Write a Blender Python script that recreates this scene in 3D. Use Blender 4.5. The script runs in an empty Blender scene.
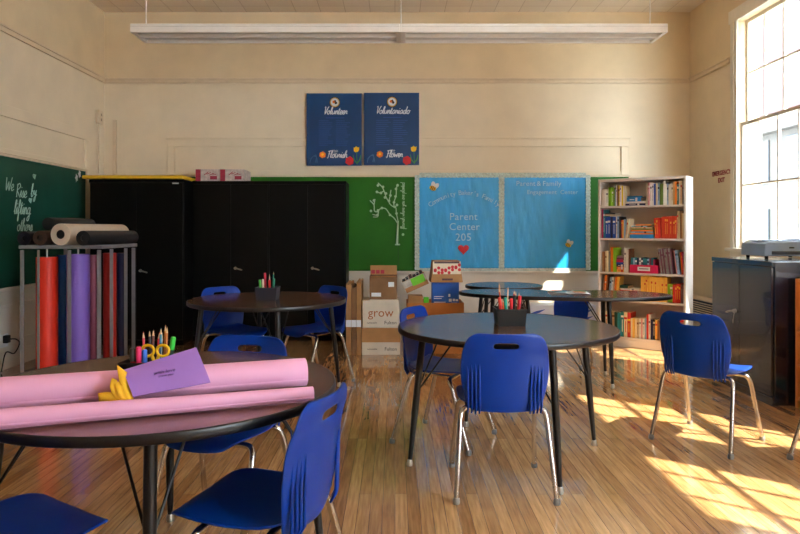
import bpy, bmesh, math, random
from math import sin, cos, pi, radians as R, sqrt, atan2
from mathutils import Vector, Matrix, Euler

random.seed(7)
sc = bpy.context.scene
COL = sc.collection
H, F, VX, VY = 1.28, 660.0, 395.0, 230.0        # eye height and lens measured on the photograph


def px(x, Y):
    return (x - VX) * Y / F


def pz(y, Y):
    return H - (y - VY) * Y / F


# ------------------------------------------------------------------ materials
def lin(c):
    out = []
    for v in c:
        v = v / 255.0
        out.append(v / 12.92 if v <= 0.04045 else ((v + 0.055) / 1.055) ** 2.4)
    return (out[0], out[1], out[2], 1.0)


MATS = {}


def mat(name, rgb, rough=0.5, metal=0.0, spec=0.5, var=0.0, scale=20.0, bump=0.0, bscale=60.0, stretch=None, coat=0.0):
    if name in MATS:
        return MATS[name]
    m = bpy.data.materials.new(name)
    m.use_nodes = True
    nt = m.node_tree
    b = nt.nodes['Principled BSDF']
    b.inputs['Base Color'].default_value = lin(rgb)
    b.inputs['Roughness'].default_value = rough
    b.inputs['Metallic'].default_value = metal
    b.inputs['Specular IOR Level'].default_value = spec
    b.inputs['Coat Weight'].default_value = coat
    tc = nt.nodes.new('ShaderNodeTexCoord')
    mp = nt.nodes.new('ShaderNodeMapping')
    nt.links.new(tc.outputs['Object'], mp.inputs['Vector'])
    if stretch:
        mp.inputs['Scale'].default_value = stretch
    if var > 0:
        n = nt.nodes.new('ShaderNodeTexNoise')
        n.inputs['Scale'].default_value = scale
        n.inputs['Detail'].default_value = 4
        nt.links.new(mp.outputs['Vector'], n.inputs['Vector'])
        r = nt.nodes.new('ShaderNodeValToRGB')
        c = lin(rgb)
        r.color_ramp.elements[0].position = 0.3
        r.color_ramp.elements[1].position = 0.7
        r.color_ramp.elements[0].color = [max(0, v * (1 - var)) for v in c[:3]] + [1]
        r.color_ramp.elements[1].color = [min(1, v * (1 + var)) for v in c[:3]] + [1]
        nt.links.new(n.outputs['Fac'], r.inputs['Fac'])
        nt.links.new(r.outputs['Color'], b.inputs['Base Color'])
    if bump > 0:
        n2 = nt.nodes.new('ShaderNodeTexNoise')
        n2.inputs['Scale'].default_value = bscale
        n2.inputs['Detail'].default_value = 3
        nt.links.new(mp.outputs['Vector'], n2.inputs['Vector'])
        bp = nt.nodes.new('ShaderNodeBump')
        bp.inputs['Strength'].default_value = bump
        bp.inputs['Distance'].default_value = 0.01
        nt.links.new(n2.outputs['Fac'], bp.inputs['Height'])
        nt.links.new(bp.outputs['Normal'], b.inputs['Normal'])
    MATS[name] = m
    return m


def floor_mat():
    m = bpy.data.materials.new('oak_floor')
    m.use_nodes = True
    nt = m.node_tree
    b = nt.nodes['Principled BSDF']
    tc = nt.nodes.new('ShaderNodeTexCoord')
    mp = nt.nodes.new('ShaderNodeMapping')
    mp.inputs['Rotation'].default_value = (0, 0, pi / 2)
    nt.links.new(tc.outputs['Object'], mp.inputs['Vector'])
    br = nt.nodes.new('ShaderNodeTexBrick')
    br.offset = 0.37
    br.offset_frequency = 3
    br.inputs['Color1'].default_value = lin((208, 164, 114))
    br.inputs['Color2'].default_value = lin((164, 120, 78))
    br.inputs['Mortar'].default_value = lin((104, 66, 36))
    br.inputs['Scale'].default_value = 1.0
    br.inputs['Mortar Size'].default_value = 0.0011
    br.inputs['Mortar Smooth'].default_value = 0.2
    br.inputs['Bias'].default_value = -0.15
    br.inputs['Brick Width'].default_value = 1.35
    br.inputs['Row Height'].default_value = 0.057
    nt.links.new(mp.outputs['Vector'], br.inputs['Vector'])
    mp2 = nt.nodes.new('ShaderNodeMapping')
    mp2.inputs['Scale'].default_value = (26, 1.6, 1)
    nt.links.new(tc.outputs['Object'], mp2.inputs['Vector'])
    n = nt.nodes.new('ShaderNodeTexNoise')
    n.inputs['Scale'].default_value = 3.0
    n.inputs['Detail'].default_value = 6
    nt.links.new(mp2.outputs['Vector'], n.inputs['Vector'])
    r = nt.nodes.new('ShaderNodeValToRGB')
    r.color_ramp.elements[0].position = 0.3
    r.color_ramp.elements[1].position = 0.72
    r.color_ramp.elements[0].color = (0.62, 0.58, 0.54, 1)
    r.color_ramp.elements[1].color = (1.12, 1.1, 1.08, 1)
    nt.links.new(n.outputs['Fac'], r.inputs['Fac'])
    mx = nt.nodes.new('ShaderNodeMix')
    mx.data_type = 'RGBA'
    mx.blend_type = 'MULTIPLY'
    mx.inputs['Factor'].default_value = 1.0
    nt.links.new(br.outputs['Color'], mx.inputs[6])
    nt.links.new(r.outputs['Color'], mx.inputs[7])
    nt.links.new(mx.outputs[2], b.inputs['Base Color'])
    n3 = nt.nodes.new('ShaderNodeTexNoise')
    n3.inputs['Scale'].default_value = 1.7
    nt.links.new(tc.outputs['Object'], n3.inputs['Vector'])
    mr = nt.nodes.new('ShaderNodeMapRange')
    mr.inputs['To Min'].default_value = 0.07
    mr.inputs['To Max'].default_value = 0.16
    nt.links.new(n3.outputs['Fac'], mr.inputs['Value'])
    nt.links.new(mr.outputs['Result'], b.inputs['Roughness'])
    n4 = nt.nodes.new('ShaderNodeTexNoise')
    n4.inputs['Scale'].default_value = 9
    nt.links.new(tc.outputs['Object'], n4.inputs['Vector'])
    b1 = nt.nodes.new('ShaderNodeBump')
    b1.inputs['Strength'].default_value = 0.03
    b1.inputs['Distance'].default_value = 0.01
    nt.links.new(n4.outputs['Fac'], b1.inputs['Height'])
    b2 = nt.nodes.new('ShaderNodeBump')
    b2.invert = True
    b2.inputs['Strength'].default_value = 0.08
    b2.inputs['Distance'].default_value = 0.003
    nt.links.new(br.outputs['Fac'], b2.inputs['Height'])
    nt.links.new(b1.outputs['Normal'], b2.inputs['Normal'])
    nt.links.new(b2.outputs['Normal'], b.inputs['Normal'])
    b.inputs['Specular IOR Level'].default_value = 0.6
    b.inputs['Coat Weight'].default_value = 0.6
    b.inputs['Coat Roughness'].default_value = 0.05
    return m


def ceiling_mat():
    m = bpy.data.materials.new('ceiling_tile')
    m.use_nodes = True
    nt = m.node_tree
    b = nt.nodes['Principled BSDF']
    b.inputs['Roughness'].default_value = 0.9
    tc = nt.nodes.new('ShaderNodeTexCoord')
    br = nt.nodes.new('ShaderNodeTexBrick')
    br.offset = 0.0
    br.inputs['Color1'].default_value = lin((240, 230, 216))
    br.inputs['Color2'].default_value = lin((233, 222, 207))
    br.inputs['Mortar'].default_value = lin((204, 190, 174))
    br.inputs['Scale'].default_value = 1.0
    br.inputs['Mortar Size'].default_value = 0.004
    br.inputs['Brick Width'].default_value = 0.305
    br.inputs['Row Height'].default_value = 0.305
    nt.links.new(tc.outputs['Object'], br.inputs['Vector'])
    nt.links.new(br.outputs['Color'], b.inputs['Base Color'])
    return m


def wood_mat(name, c1, c2, rough=0.3, spec=0.5, sc_=(2, 30, 2), coat=0.0):
    m = bpy.data.materials.new(name)
    m.use_nodes = True
    nt = m.node_tree
    b = nt.nodes['Principled BSDF']
    b.inputs['Roughness'].default_value = rough
    b.inputs['Specular IOR Level'].default_value = spec
    b.inputs['Coat Weight'].default_value = coat
    b.inputs['Coat Roughness'].default_value = .12
    tc = nt.nodes.new('ShaderNodeTexCoord')
    mp = nt.nodes.new('ShaderNodeMapping')
    mp.inputs['Scale'].default_value = sc_
    nt.links.new(tc.outputs['Object'], mp.inputs['Vector'])
    n = nt.nodes.new('ShaderNodeTexNoise')
    n.inputs['Scale'].default_value = 2.0
    n.inputs['Detail'].default_value = 8
    nt.links.new(mp.outputs['Vector'], n.inputs['Vector'])
    r = nt.nodes.new('ShaderNodeValToRGB')
    r.color_ramp.elements[0].position = 0.32
    r.color_ramp.elements[1].position = 0.68
    r.color_ramp.elements[0].color = lin(c1)
    r.color_ramp.elements[1].color = lin(c2)
    nt.links.new(n.outputs['Fac'], r.inputs['Fac'])
    nt.links.new(r.outputs['Color'], b.inputs['Base Color'])
    MATS[name] = m
    return m


def glass_mat():
    m = bpy.data.materials.new('window_glass')
    m.use_nodes = True
    nt = m.node_tree
    nt.nodes.remove(nt.nodes['Principled BSDF'])
    out = nt.nodes['Material Output']
    tr = nt.nodes.new('ShaderNodeBsdfTransparent')
    tr.inputs['Color'].default_value = (0.95, 0.97, 0.97, 1)
    gl = nt.nodes.new('ShaderNodeBsdfGlossy')
    gl.inputs['Roughness'].default_value = 0.02
    lw = nt.nodes.new('ShaderNodeLayerWeight')
    lw.inputs['Blend'].default_value = 0.12
    fr = nt.nodes.new('ShaderNodeMath')
    fr.operation = 'MULTIPLY'
    fr.inputs[1].default_value = 0.25
    nt.links.new(lw.outputs['Facing'], fr.inputs[0])
    mx = nt.nodes.new('ShaderNodeMixShader')
    nt.links.new(fr.outputs['Value'], mx.inputs['Fac'])
    nt.links.new(tr.outputs['BSDF'], mx.inputs[1])
    nt.links.new(gl.outputs['BSDF'], mx.inputs[2])
    nt.links.new(mx.outputs['Shader'], out.inputs['Surface'])
    return m


M_FLOOR, M_CEIL, M_GLASS = floor_mat(), ceiling_mat(), glass_mat()
WALL_UP = mat('wall_tan_paint', (226, 206, 172), 0.75, var=0.05, scale=3, bump=0.05, bscale=40)
WALL_LO = mat('wall_cream_paint', (230, 214, 188), 0.7, var=0.04, scale=4, bump=0.05, bscale=40)
DADO = mat('dado_white_paint', (220, 214, 204), 0.6, var=0.04, scale=5)
TRIM = mat('trim_paint', (220, 200, 172), 0.5, var=0.04, scale=9)
WHITE_TRIM = mat('window_white_paint', (232, 226, 214), 0.45, var=0.03, scale=12)
BLUE = mat('blue_plastic', (0, 54, 148), 0.36, spec=0.3, var=0.04, scale=14, bump=0.04, bscale=700)
CHROME = mat('chrome_tube', (200, 196, 190), 0.22, metal=1.0, var=0.05, scale=30)
GLIDE = mat('grey_glide', (120, 118, 114), 0.4, var=0.06, scale=60)
WALNUT = wood_mat('walnut_laminate', (70, 44, 30), (108, 74, 54), 0.25, 0.6, (3, 34, 3), coat=.5)
EDGE = mat('black_edge_band', (20, 20, 24), 0.35, var=0.1, scale=30)
BLACKM = mat('black_table_metal', (18, 18, 20), 0.35, var=0.1, scale=40)
CABB = mat('black_cabinet_paint', (5, 5, 5), 0.5, spec=.15, var=0.12, scale=6)
CAB_SHEEN = mat('black_cabinet_blue_sheen', (10, 24, 46), 0.24, spec=0.9, coat=.6, var=0.1, scale=5)  # black cabinet; reflection of the blue bulletin board put into its colour
STEEL = mat('steel', (190, 186, 178), 0.3, metal=1.0, var=0.06, scale=40)
RACK = mat('grey_rack_paint', (140, 140, 146), 0.45, metal=0.3, var=0.06, scale=20)
KRAFT = mat('kraft_cardboard', (168, 122, 76), 0.8, var=0.10, scale=8, bump=0.1, bscale=90)
KRAFT_D = mat('dark_cardboard', (128, 92, 60), 0.8, var=0.12, scale=8)
KRAFT_O = mat('orange_cardboard', (186, 116, 54), 0.75, var=0.08, scale=8)
WHITEBOX = mat('white_box_print', (212, 202, 186), 0.7, var=0.05, scale=9)
CHALK = mat('chalk_white', (160, 190, 180), 0.9, var=0.08, scale=80)
BOARD_L = mat('teal_chalkboard', (18, 72, 58), 0.6, spec=0.25, var=0.22, scale=2.2)
BOARD_B = mat('green_chalkboard', (34, 104, 18), 0.6, spec=0.3, var=0.14, scale=2.0)
SKYPAPER = mat('blue_bulletin_paper', (40, 164, 232), 0.38, spec=0.5, var=0.12, scale=3.5, bump=0.55, bscale=6, stretch=(2.2, 1, 0.7))
LACE = mat('lace_border', (190, 206, 200), 0.7, var=0.28, scale=60)
POSTER = mat('navy_poster', (0, 62, 114), 0.35, var=0.14, scale=3)
INK_W = mat('white_ink', (226, 230, 236), 0.6, var=0.03, scale=50)
INK_K = mat('black_ink', (24, 24, 28), 0.6, var=0.1, scale=50)
INK_LIL = mat('dim_lilac_ink', (46, 84, 150), 0.6, var=0.1, scale=80)
RED = mat('red_paper', (204, 20, 36), 0.5, var=0.08, scale=30)
YEL = mat('yellow_paper', (246, 196, 24), 0.5, var=0.08, scale=30)
ORANGE = mat('orange_paper', (232, 120, 28), 0.5, var=0.08, scale=30)
LEAF = mat('leaf_green_paper', (70, 140, 60), 0.6, var=0.1, scale=30)
PINKP = mat('pink_paper', (240, 176, 214), 0.55, var=0.03, scale=6, bump=0.08, bscale=7)
PURP = mat('purple_paper', (160, 118, 204), 0.6, var=0.04, scale=9)
TISSUE = mat('yellow_tissue', (240, 186, 40), 0.7, var=0.1, scale=20)
BOOKCASE = mat('white_bookcase_laminate', (226, 218, 212), 0.4, var=0.03, scale=6)
PAGES = mat('book_pages', (226, 214, 190), 0.85, var=0.08, scale=90)
PRINTER = mat('grey_printer_plastic', (168, 198, 234), 0.4, var=0.05, scale=12)
OAK = wood_mat('oak_shelf', (196, 120, 56), (222, 150, 84), 0.4, 0.4, (20, 20, 2))


# ------------------------------------------------------------------ mesh helpers
def box(bm, x0, x1, y0, y1, z0, z1, bev=0.0, M=None, mi=0, seg=2):
    g = bmesh.ops.create_cube(bm, size=1.0)
    vs = g['verts']
    S = Matrix.Translation(((x0 + x1) / 2, (y0 + y1) / 2, (z0 + z1) / 2)) @ Matrix.Diagonal((abs(x1 - x0), abs(y1 - y0), abs(z1 - z0), 1))
    bmesh.ops.transform(bm, matrix=S, verts=vs)
    fs = set(f for v in vs for f in v.link_faces)
    if bev > 0:
        es = list(set(e for v in vs for e in v.link_edges))
        r = bmesh.ops.bevel(bm, geom=es, offset=bev, segments=seg, affect='EDGES', profile=0.5)
        fs = set(r['faces']) | set(f for f in fs if f.is_valid)
        vs = list(set(v for f in fs for v in f.verts))
    for f in fs:
        f.material_index = mi
    if M is not None:
        bmesh.ops.transform(bm, matrix=M, verts=vs)
    return vs


def tube(bm, pts, rad, seg=10, mi=0, cap=True):
    pts = [Vector(p) for p in pts]
    n = len(pts)
    rads = rad if isinstance(rad, (list, tuple)) else [rad] * n
    rings = []
    prev = None
    for i in range(n):
        if i == 0:
            d = pts[1] - pts[0]
        elif i == n - 1:
            d = pts[-1] - pts[-2]
        else:
            d = (pts[i + 1] - pts[i]).normalized() + (pts[i] - pts[i - 1]).normalized()
        d.normalize()
        if prev is None:
            a = Vector((0, 0, 1)) if abs(d.z) < 0.9 else Vector((1, 0, 0))
            u = d.cross(a).normalized()
        else:
            u = prev - d * prev.dot(d)
            u.normalize()
        prev = u
        w = d.cross(u)
        rings.append([bm.verts.new(pts[i] + (u * cos(2 * pi * k / seg) + w * sin(2 * pi * k / seg)) * rads[i]) for k in range(seg)])
    for i in range(n - 1):
        for k in range(seg):
            f = bm.faces.new((rings[i][k], rings[i][(k + 1) % seg], rings[i + 1][(k + 1) % seg], rings[i + 1][k]))
            f.material_index = mi
    if cap:
        f = bm.faces.new(list(reversed(rings[0])))
        f.material_index = mi
        f = bm.faces.new(rings[-1])
        f.material_index = mi
    return rings


def smooth_path(pts, n=5, closed=False):
    """Catmull-Rom through the points"""
    P = [Vector(p) for p in pts]
    if len(P) < 3:
        return P
    out = []
    for i in range(len(P) - 1):
        p0 = P[i - 1] if i > 0 else P[i] * 2 - P[i + 1]
        p1, p2 = P[i], P[i + 1]
        p3 = P[i + 2] if i + 2 < len(P) else P[i + 1] * 2 - P[i]
        for k in range(n):
            t = k / n
            out.append(0.5 * ((2 * p1) + (p2 - p0) * t + (2 * p0 - 5 * p1 + 4 * p2 - p3) * t * t + (3 * p1 - p0 - 3 * p2 + p3) * t ** 3))
    out.append(P[-1])
    return out


def prism(bm, outline, z0, z1, bev=0.0, mi=0, side_mi=None, M=None):
    """outline: list of (x,y); extruded in z"""
    lo = [bm.verts.new((x, y, z0)) for x, y in outline]
    hi = [bm.verts.new((x, y, z1)) for x, y in outline]
    n = len(outline)
    fs = [bm.faces.new(list(reversed(lo))), bm.faces.new(hi)]
    for f in fs:
        f.material_index = mi
    for i in range(n):
        f = bm.faces.new((lo[i], lo[(i + 1) % n], hi[(i + 1) % n], hi[i]))
        f.material_index = mi if side_mi is None else side_mi
    if M is not None:
        bmesh.ops.transform(bm, matrix=M, verts=lo + hi)
    return lo + hi


def disc_outline(r, n=64, cx=0, cy=0, ry=None):
    ry = r if ry is None else ry
    return [(cx + r * cos(2 * pi * k / n), cy + ry * sin(2 * pi * k / n)) for k in range(n)]


def ob(name, bm, mats, parent=None, loc=None, rot=None, smooth=35, mods=None, kind=None):
    bmesh.ops.recalc_face_normals(bm, faces=bm.faces[:])
    me = bpy.data.meshes.new(name)
    bm.to_mesh(me)
    bm.free()
    if not isinstance(mats, (list, tuple)):
        mats = [mats]
    for m in mats:
        me.materials.append(m)
    o = bpy.data.objects.new(name, me)
    COL.objects.link(o)
    if mods:
        for t, kw in mods:
            md = o.modifiers.new(t, t)
            for k, v in kw.items():
                setattr(md, k, v)
        dg = bpy.context.evaluated_depsgraph_get()
        me2 = bpy.data.meshes.new_from_object(o.evaluated_get(dg))
        o.modifiers.clear()
        o.data = me2
        me2.name = name
        me = me2
    if smooth:
        me.shade_smooth()
        if smooth < 180:
            me.set_sharp_from_angle(angle=R(smooth))
    if loc is not None:
        o.location = loc
    if rot is not None:
        o.rotation_euler = rot
    if parent is not None:
        o.parent = parent
    if kind:
        o['kind'] = kind
    return o


def tag(o, label, cat, group=None):
    o['label'] = label
    o['category'] = cat
    if group:
        o['group'] = group
    return o


def thing(name, label, cat, loc=(0, 0, 0), rz=0.0, group=None):
    o = bpy.data.objects.new(name, None)
    COL.objects.link(o)
    o.empty_display_size = 0.1
    o.location = loc
    o.rotation_euler = (0, 0, rz)
    return tag(o, label, cat, group)


def copy_tree(o, parent=None):
    c = o.copy()
    COL.objects.link(c)
    if parent is not None:
        c.parent = parent
    for ch in list(o.children):
        copy_tree(ch, c)
    return c


def B():
    return bmesh.new()


def one(name, mats, parent=None, **kw):
    """ob() of a single box given as args=(x0,x1,y0,y1,z0,z1)"""
    bm = B()
    box(bm, *kw.pop('b'), bev=kw.pop('bev', 0.0))
    return ob(name, bm, mats, parent, **kw)


def text(name, body, size, M, m, parent=None, align='CENTER', shear=0.0, space=1.0, depth=0.0006, offset=0.0):
    cu = bpy.data.curves.new(name, 'FONT')
    cu.body = body
    cu.size = size
    cu.align_x = align
    cu.align_y = 'CENTER'
    cu.shear = shear
    cu.space_character = space
    cu.extrude = depth
    cu.offset = offset
    cu.resolution_u = 3
    t = bpy.data.objects.new(name + '_c', cu)
    COL.objects.link(t)
    dg = bpy.context.evaluated_depsgraph_get()
    me = bpy.data.meshes.new_from_object(t.evaluated_get(dg))
    bpy.data.objects.remove(t)
    me.materials.clear()
    me.materials.append(m)
    me.transform(M)
    me.name = name
    o = bpy.data.objects.new(name, me)
    COL.objects.link(o)
    if parent is not None:
        o.parent = parent
    return o


FRONT = Matrix.Rotation(pi / 2, 4, 'X')              # text upright facing -Y


# cursive strokes -------------------------------------------------
SCRIPT = {
    'a': (.95, [[(.75, .9), (.4, 1), (.1, .5), (.3, 0), (.65, .4), (.78, 1), (.75, .2), (1.0, .15)]]),
    'b': (.75, [[(0, .3), (.25, 1.2), (.3, 2), (.12, 1.6), (.1, 0), (.5, .05), (.6, .6), (.4, .9), (.15, .6)]]),
    'd': (.95, [[(.7, .85), (.4, 1), (.1, .5), (.3, 0), (.6, .3), (.8, 2)], [(.8, 2), (.72, .2), (1, .15)]]),
    'e': (.7, [[(0, .3), (.5, .55), (.55, .9), (.3, 1), (.08, .5), (.3, 0), (.75, .25)]]),
    'f': (.6, [[(0, .3), (.4, 1.4), (.4, 2), (.2, 1.8), (.2, 0), (.15, -.8), (.3, -.9), (.3, 0), (.6, .3)]]),
    'g': (.9, [[(.7, .85), (.4, 1), (.1, .5), (.3, .05), (.65, .4), (.72, 1), (.65, -.6), (.3, -.9), (.2, -.5), (1, .2)]]),
    'h': (.85, [[(0, .3), (.35, 1.5), (.3, 2), (.12, 1.6), (.1, 0), (.3, .8), (.6, .9), (.65, .1), (.9, .2)]]),
    'i': (.42, [[(0, .3), (.2, 1), (.2, .1), (.45, .2)], [(.22, 1.4), (.25, 1.5)]]),
    'l': (.42, [[(0, .3), (.35, 1.5), (.3, 2), (.12, 1.6), (.15, .1), (.45, .2)]]),
    'n': (.8, [[(0, .3), (.15, 1), (.12, 0), (.35, .9), (.6, .9), (.62, .1), (.85, .2)]]),
    'o': (.85, [[(.5, 1), (.15, .8), (.1, .3), (.4, 0), (.7, .4), (.5, 1), (.6, .8), (.95, .85)]]),
    'p': (.8, [[(0, .3), (.15, 1), (.1, -.9)], [(.12, .6), (.4, 1), (.65, .6), (.45, .05), (.15, .2)]]),
    'r': (.7, [[(0, .3), (.2, 1), (.25, .8), (.5, .85), (.45, .2), (.75, .2)]]),
    's': (.6, [[(0, .2), (.35, 1), (.5, .4), (.35, 0), (.1, .1)], [(.35, 0), (.65, .2)]]),
    't': (.5, [[(0, .3), (.25, 1.7), (.2, .1), (.5, .2)], [(.02, 1.2), (.5, 1.25)]]),
    'u': (.9, [[(0, .3), (.1, 1), (.15, .2), (.4, .05), (.65, .5), (.7, 1), (.68, .2), (.95, .2)]]),
    'w': (1.1, [[(.05, 1), (.2, .05), (.5, .8), (.75, .05), (.95, 1), (1.15, .9)]]),
    'y': (.85, [[(.05, 1), (.15, .4), (.4, .3), (.65, 1)], [(.65, 1), (.5, -.6), (.2, -.8), (.3, -.2), (.9, .3)]]),
    'W': (1.45, [[(0, 1.9), (.3, 0), (.7, 1.3), (1.0, 0), (1.4, 2)]]),
    'R': (1.0, [[(.15, 1.9), (.15, 0)], [(0, 1.7), (.6, 2), (.85, 1.5), (.2, 1), (.5, .6), (.95, 0)]]),
    'V': (.9, [[(0, 1.8), (.2, 1.95), (.4, 0), (.9, 1.9), (1.1, 1.95)]]),
    'F': (.85, [[(.35, 1.8), (.3, 0), (.05, .1)], [(0, 1.7), (.5, 1.9), (1.0, 1.9)], [(.15, 1), (.7, 1.05)]]),
    ' ': (.6, []),
}


def script_bm(bm, s, x, z, size, rad, M, slant=0.15, mi=0):
    """cursive lettering in the local xz plane, mapped by M; returns the end x"""
    for ch in s:
        w, strokes = SCRIPT[ch]
        for st in strokes:
            pts = [(x + (a + b * slant) * size, 0, z + b * size) for a, b in st]
            pts = [M @ p for p in smooth_path(pts, 3)]
            tube(bm, pts, rad, 5, mi)
        x += w * size
    return x


def script_len(s, size):
    return sum(SCRIPT[c][0] for c in s) * size


# ------------------------------------------------------------------ room
XL, XR, YB, YF, ZC = -3.59, 3.64, 8.15, -2.6, 3.97
WT = 0.22                                            # wall thickness on the window side

bm = B(); box(bm, XL - .2, XR + WT, YF - .2, YB + .2, -.2, 0)
ob('floor', bm, M_FLOOR, kind='structure', smooth=0)
bm = B(); box(bm, XL - .2, XR + WT, YF - .2, YB + .2, ZC, ZC + .15)
ob('ceiling', bm, M_CEIL, kind='structure', smooth=0)

RAIL = 3.12
bm = B()
box(bm, XL - .2, XR + WT, YB, YB + .2, RAIL, ZC, mi=0)
box(bm, XL - .2, XR + WT, YB, YB + .2, .76, RAIL, mi=1)
box(bm, XL - .2, XR + WT, YB, YB + .2, 0, .76, mi=2)
ob('wall_back', bm, [WALL_UP, WALL_LO, DADO], kind='structure', smooth=0)
bm = B()
box(bm, XL - .2, XL, YF, YB, RAIL, ZC, mi=0)
box(bm, XL - .2, XL, YF, YB, .75, RAIL, mi=1)
box(bm, XL - .2, XL, YF, YB, 0, .75, mi=2)
ob('wall_left', bm, [WALL_UP, WALL_LO, DADO], kind='structure', smooth=0)
bm = B()
box(bm, XL - .2, XR + WT, YF - .2, YF, 0, ZC)
ob('wall_front', bm, WALL_LO, kind='structure', smooth=0)

# windows: (y0, y1, columns)
SILL, HEAD, MEET = 1.09, 3.50, 2.396
WINS = [(5.35, 7.00, 5), (2.54, 3.50, 3), (1.14, 2.10, 3), (-2.4, .86, 10)]  # the last one is unseen, made wide to let in more light
bm = B()
edges = [YF]
for y0, y1, n in sorted(WINS):
    edges += [y0, y1]
edges.append(YB)
for i in range(0, len(edges), 2):
    box(bm, XR, XR + WT, edges[i], edges[i + 1], RAIL, ZC, mi=0)
    box(bm, XR, XR + WT, edges[i], edges[i + 1], 0, RAIL, mi=1)
for y0, y1, n in WINS:
    box(bm, XR, XR + WT, y0, y1, HEAD, ZC, mi=0)
    box(bm, XR, XR + WT, y0, y1, 0, SILL, mi=1)
ob('wall_right', bm, [WALL_UP, WALL_LO], kind='structure', smooth=0)


def sash(bm, x0, x1, y0, y1, z0, z1, cols, rows, fr=.035, mu=.018):
    box(bm, x0, x1, y0, y0 + fr, z0, z1)
    box(bm, x0, x1, y1 - fr, y1, z0, z1)
    box(bm, x0, x1, y0 + fr, y1 - fr, z0, z0 + fr)
    box(bm, x0, x1, y0 + fr, y1 - fr, z1 - fr, z1)
    for k in range(1, cols):
        y = y0 + (y1 - y0) * k / cols
        box(bm, x0 + .006, x1 - .006, y - mu / 2, y + mu / 2, z0 + fr, z1 - fr)
    for k in range(1, rows):
        z = z0 + (z1 - z0) * k / rows
        box(bm, x0 + .004, x1 - .004, y0 + fr, y1 - fr, z - mu / 2, z + mu / 2)


for i, (y0, y1, n) in enumerate(WINS):
    w = bpy.data.objects.new('window_%d' % (i + 1), None)
    COL.objects.link(w)
    w['kind'] = 'structure'
    bm = B(); sash(bm, XR + .03, XR + .07, y0, y1, SILL, MEET + .02, n, 2); ob('window_sash', bm, WHITE_TRIM, w, smooth=0)
    bm = B(); sash(bm, XR + .085, XR + .125, y0, y1, MEET - .02, HEAD, n, 2); ob('window_sash', bm, WHITE_TRIM, w, smooth=0)
    bm = B()
    box(bm, XR + .048, XR + .052, y0 + .03, y1 - .03, SILL + .03, MEET)
    box(bm, XR + .103, XR + .107, y0 + .03, y1 - .03, MEET, HEAD - .03)
    ob('window_pane', bm, M_GLASS, w, smooth=0)
    bm = B()
    for a, b in ((y0 - .13, y0), (y1, y1 + .13)):
        box(bm, XR - .02, XR - .001, a, b, SILL - .02, HEAD + .14, bev=.004)
        box(bm, XR - .03, XR - .0205, a + .04, b - .04, SILL, HEAD + .1, bev=.003)
    box(bm, XR - .025, XR - .001, y0 - .16, y1 + .16, HEAD + .001, HEAD + .14, bev=.004)
    ob('window_casing', bm, WHITE_TRIM, w, smooth=0)
    bm = B()
    box(bm, XR - .07, XR + .028, y0 - .16, y1 + .16, SILL - .035, SILL, bev=.008)
    box(bm, XR - .018, XR - .001, y0 - .14, y1 + .14, SILL - .12, SILL - .036, bev=.004)
    ob('window_sill', bm, WHITE_TRIM, w, smooth=0)

# trim mouldings
def strip(name, *b, m=TRIM, bev=.004):
    bm = B(); box(bm, *b, bev=bev)
    return ob(name, bm, m, kind='structure', smooth=0)


def rail_strip(name, boxes, m=TRIM):
    bm = B()
    for b in boxes:
        box(bm, *b, bev=.003)
    return ob(name, bm, m, kind='structure', smooth=0)


rail_strip('trim_1', [(XL, XR, YB - .025, YB - .001, RAIL - .03, RAIL + .03), (XL, XR, YB - .04, YB - .024, RAIL + .012, RAIL + .03)])
rail_strip('trim_2', [(XL + .001, XL + .025, YF, YB - .05, RAIL - .03, RAIL + .03), (XL + .024, XL + .04, YF, YB - .05, RAIL + .012, RAIL + .03)])
rail_strip('trim_3', [(XR - .025, XR - .001, 7.14, YB - .05, RAIL - .03, RAIL + .03), (XR - .04, XR - .024, 7.14, YB - .05, RAIL + .012, RAIL + .03)])
# framed panel on the back wall above the chalkboard
PX0, PX1 = px(168, YB), px(628, YB)
bm = B()
box(bm, PX0, PX1, YB - .025, YB - .001, 2.31, 2.40, bev=.004)
box(bm, PX0, PX0 + .09, YB - .025, YB - .001, 1.96, 2.3095, bev=.004)
box(bm, PX1 - .09, PX1, YB - .025, YB - .001, 1.96, 2.3095, bev=.004)
box(bm, PX0 - .02, PX1 + .02, YB - .035, YB - .001, 2.4005, 2.425, bev=.004)
box(bm, PX0 + .09, PX1 - .09, YB - .02, YB - .001, 1.955, 2.01, bev=.004)
ob('trim_4', bm, WALL_LO, kind='structure', smooth=0)
# the same on the side wall
bm = B()
box(bm, XL + .001, XL + .025, 2.0, 7.72, 2.32, 2.43, bev=.004)
box(bm, XL + .001, XL + .025, 7.62, 7.72, 1.99, 2.3195, bev=.004)
box(bm, XL + .001, XL + .02, 2.0, 7.6195, 1.98, 2.03, bev=.004)
ob('trim_5', bm, WALL_LO, kind='structure', smooth=0)
# wainscot lines under the side board
bm = B()
box(bm, XL + .001, XL + .02, 2.0, 7.7, .565, .595, bev=.003)
box(bm, XL + .001, XL + .02, 2.0, 7.7, .225, .26, bev=.003)
for y in (3.1, 4.6, 6.3, 7.62):
    box(bm, XL + .001, XL + .015, y, y + .05, .2605, .5645, bev=.003)
ob('trim_6', bm, DADO, kind='structure', smooth=0)
rail_strip('baseboard_back', [(XL, XR, YB - .02, YB - .001, 0, .15)], DADO)
rail_strip('baseboard_left', [(XL + .001, XL + .02, YF, YB - .03, 0, .15)], DADO)
rail_strip('baseboard_right', [(XR - .02, XR - .001, YF, YB - .03, 0, .15)], TRIM)

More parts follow.
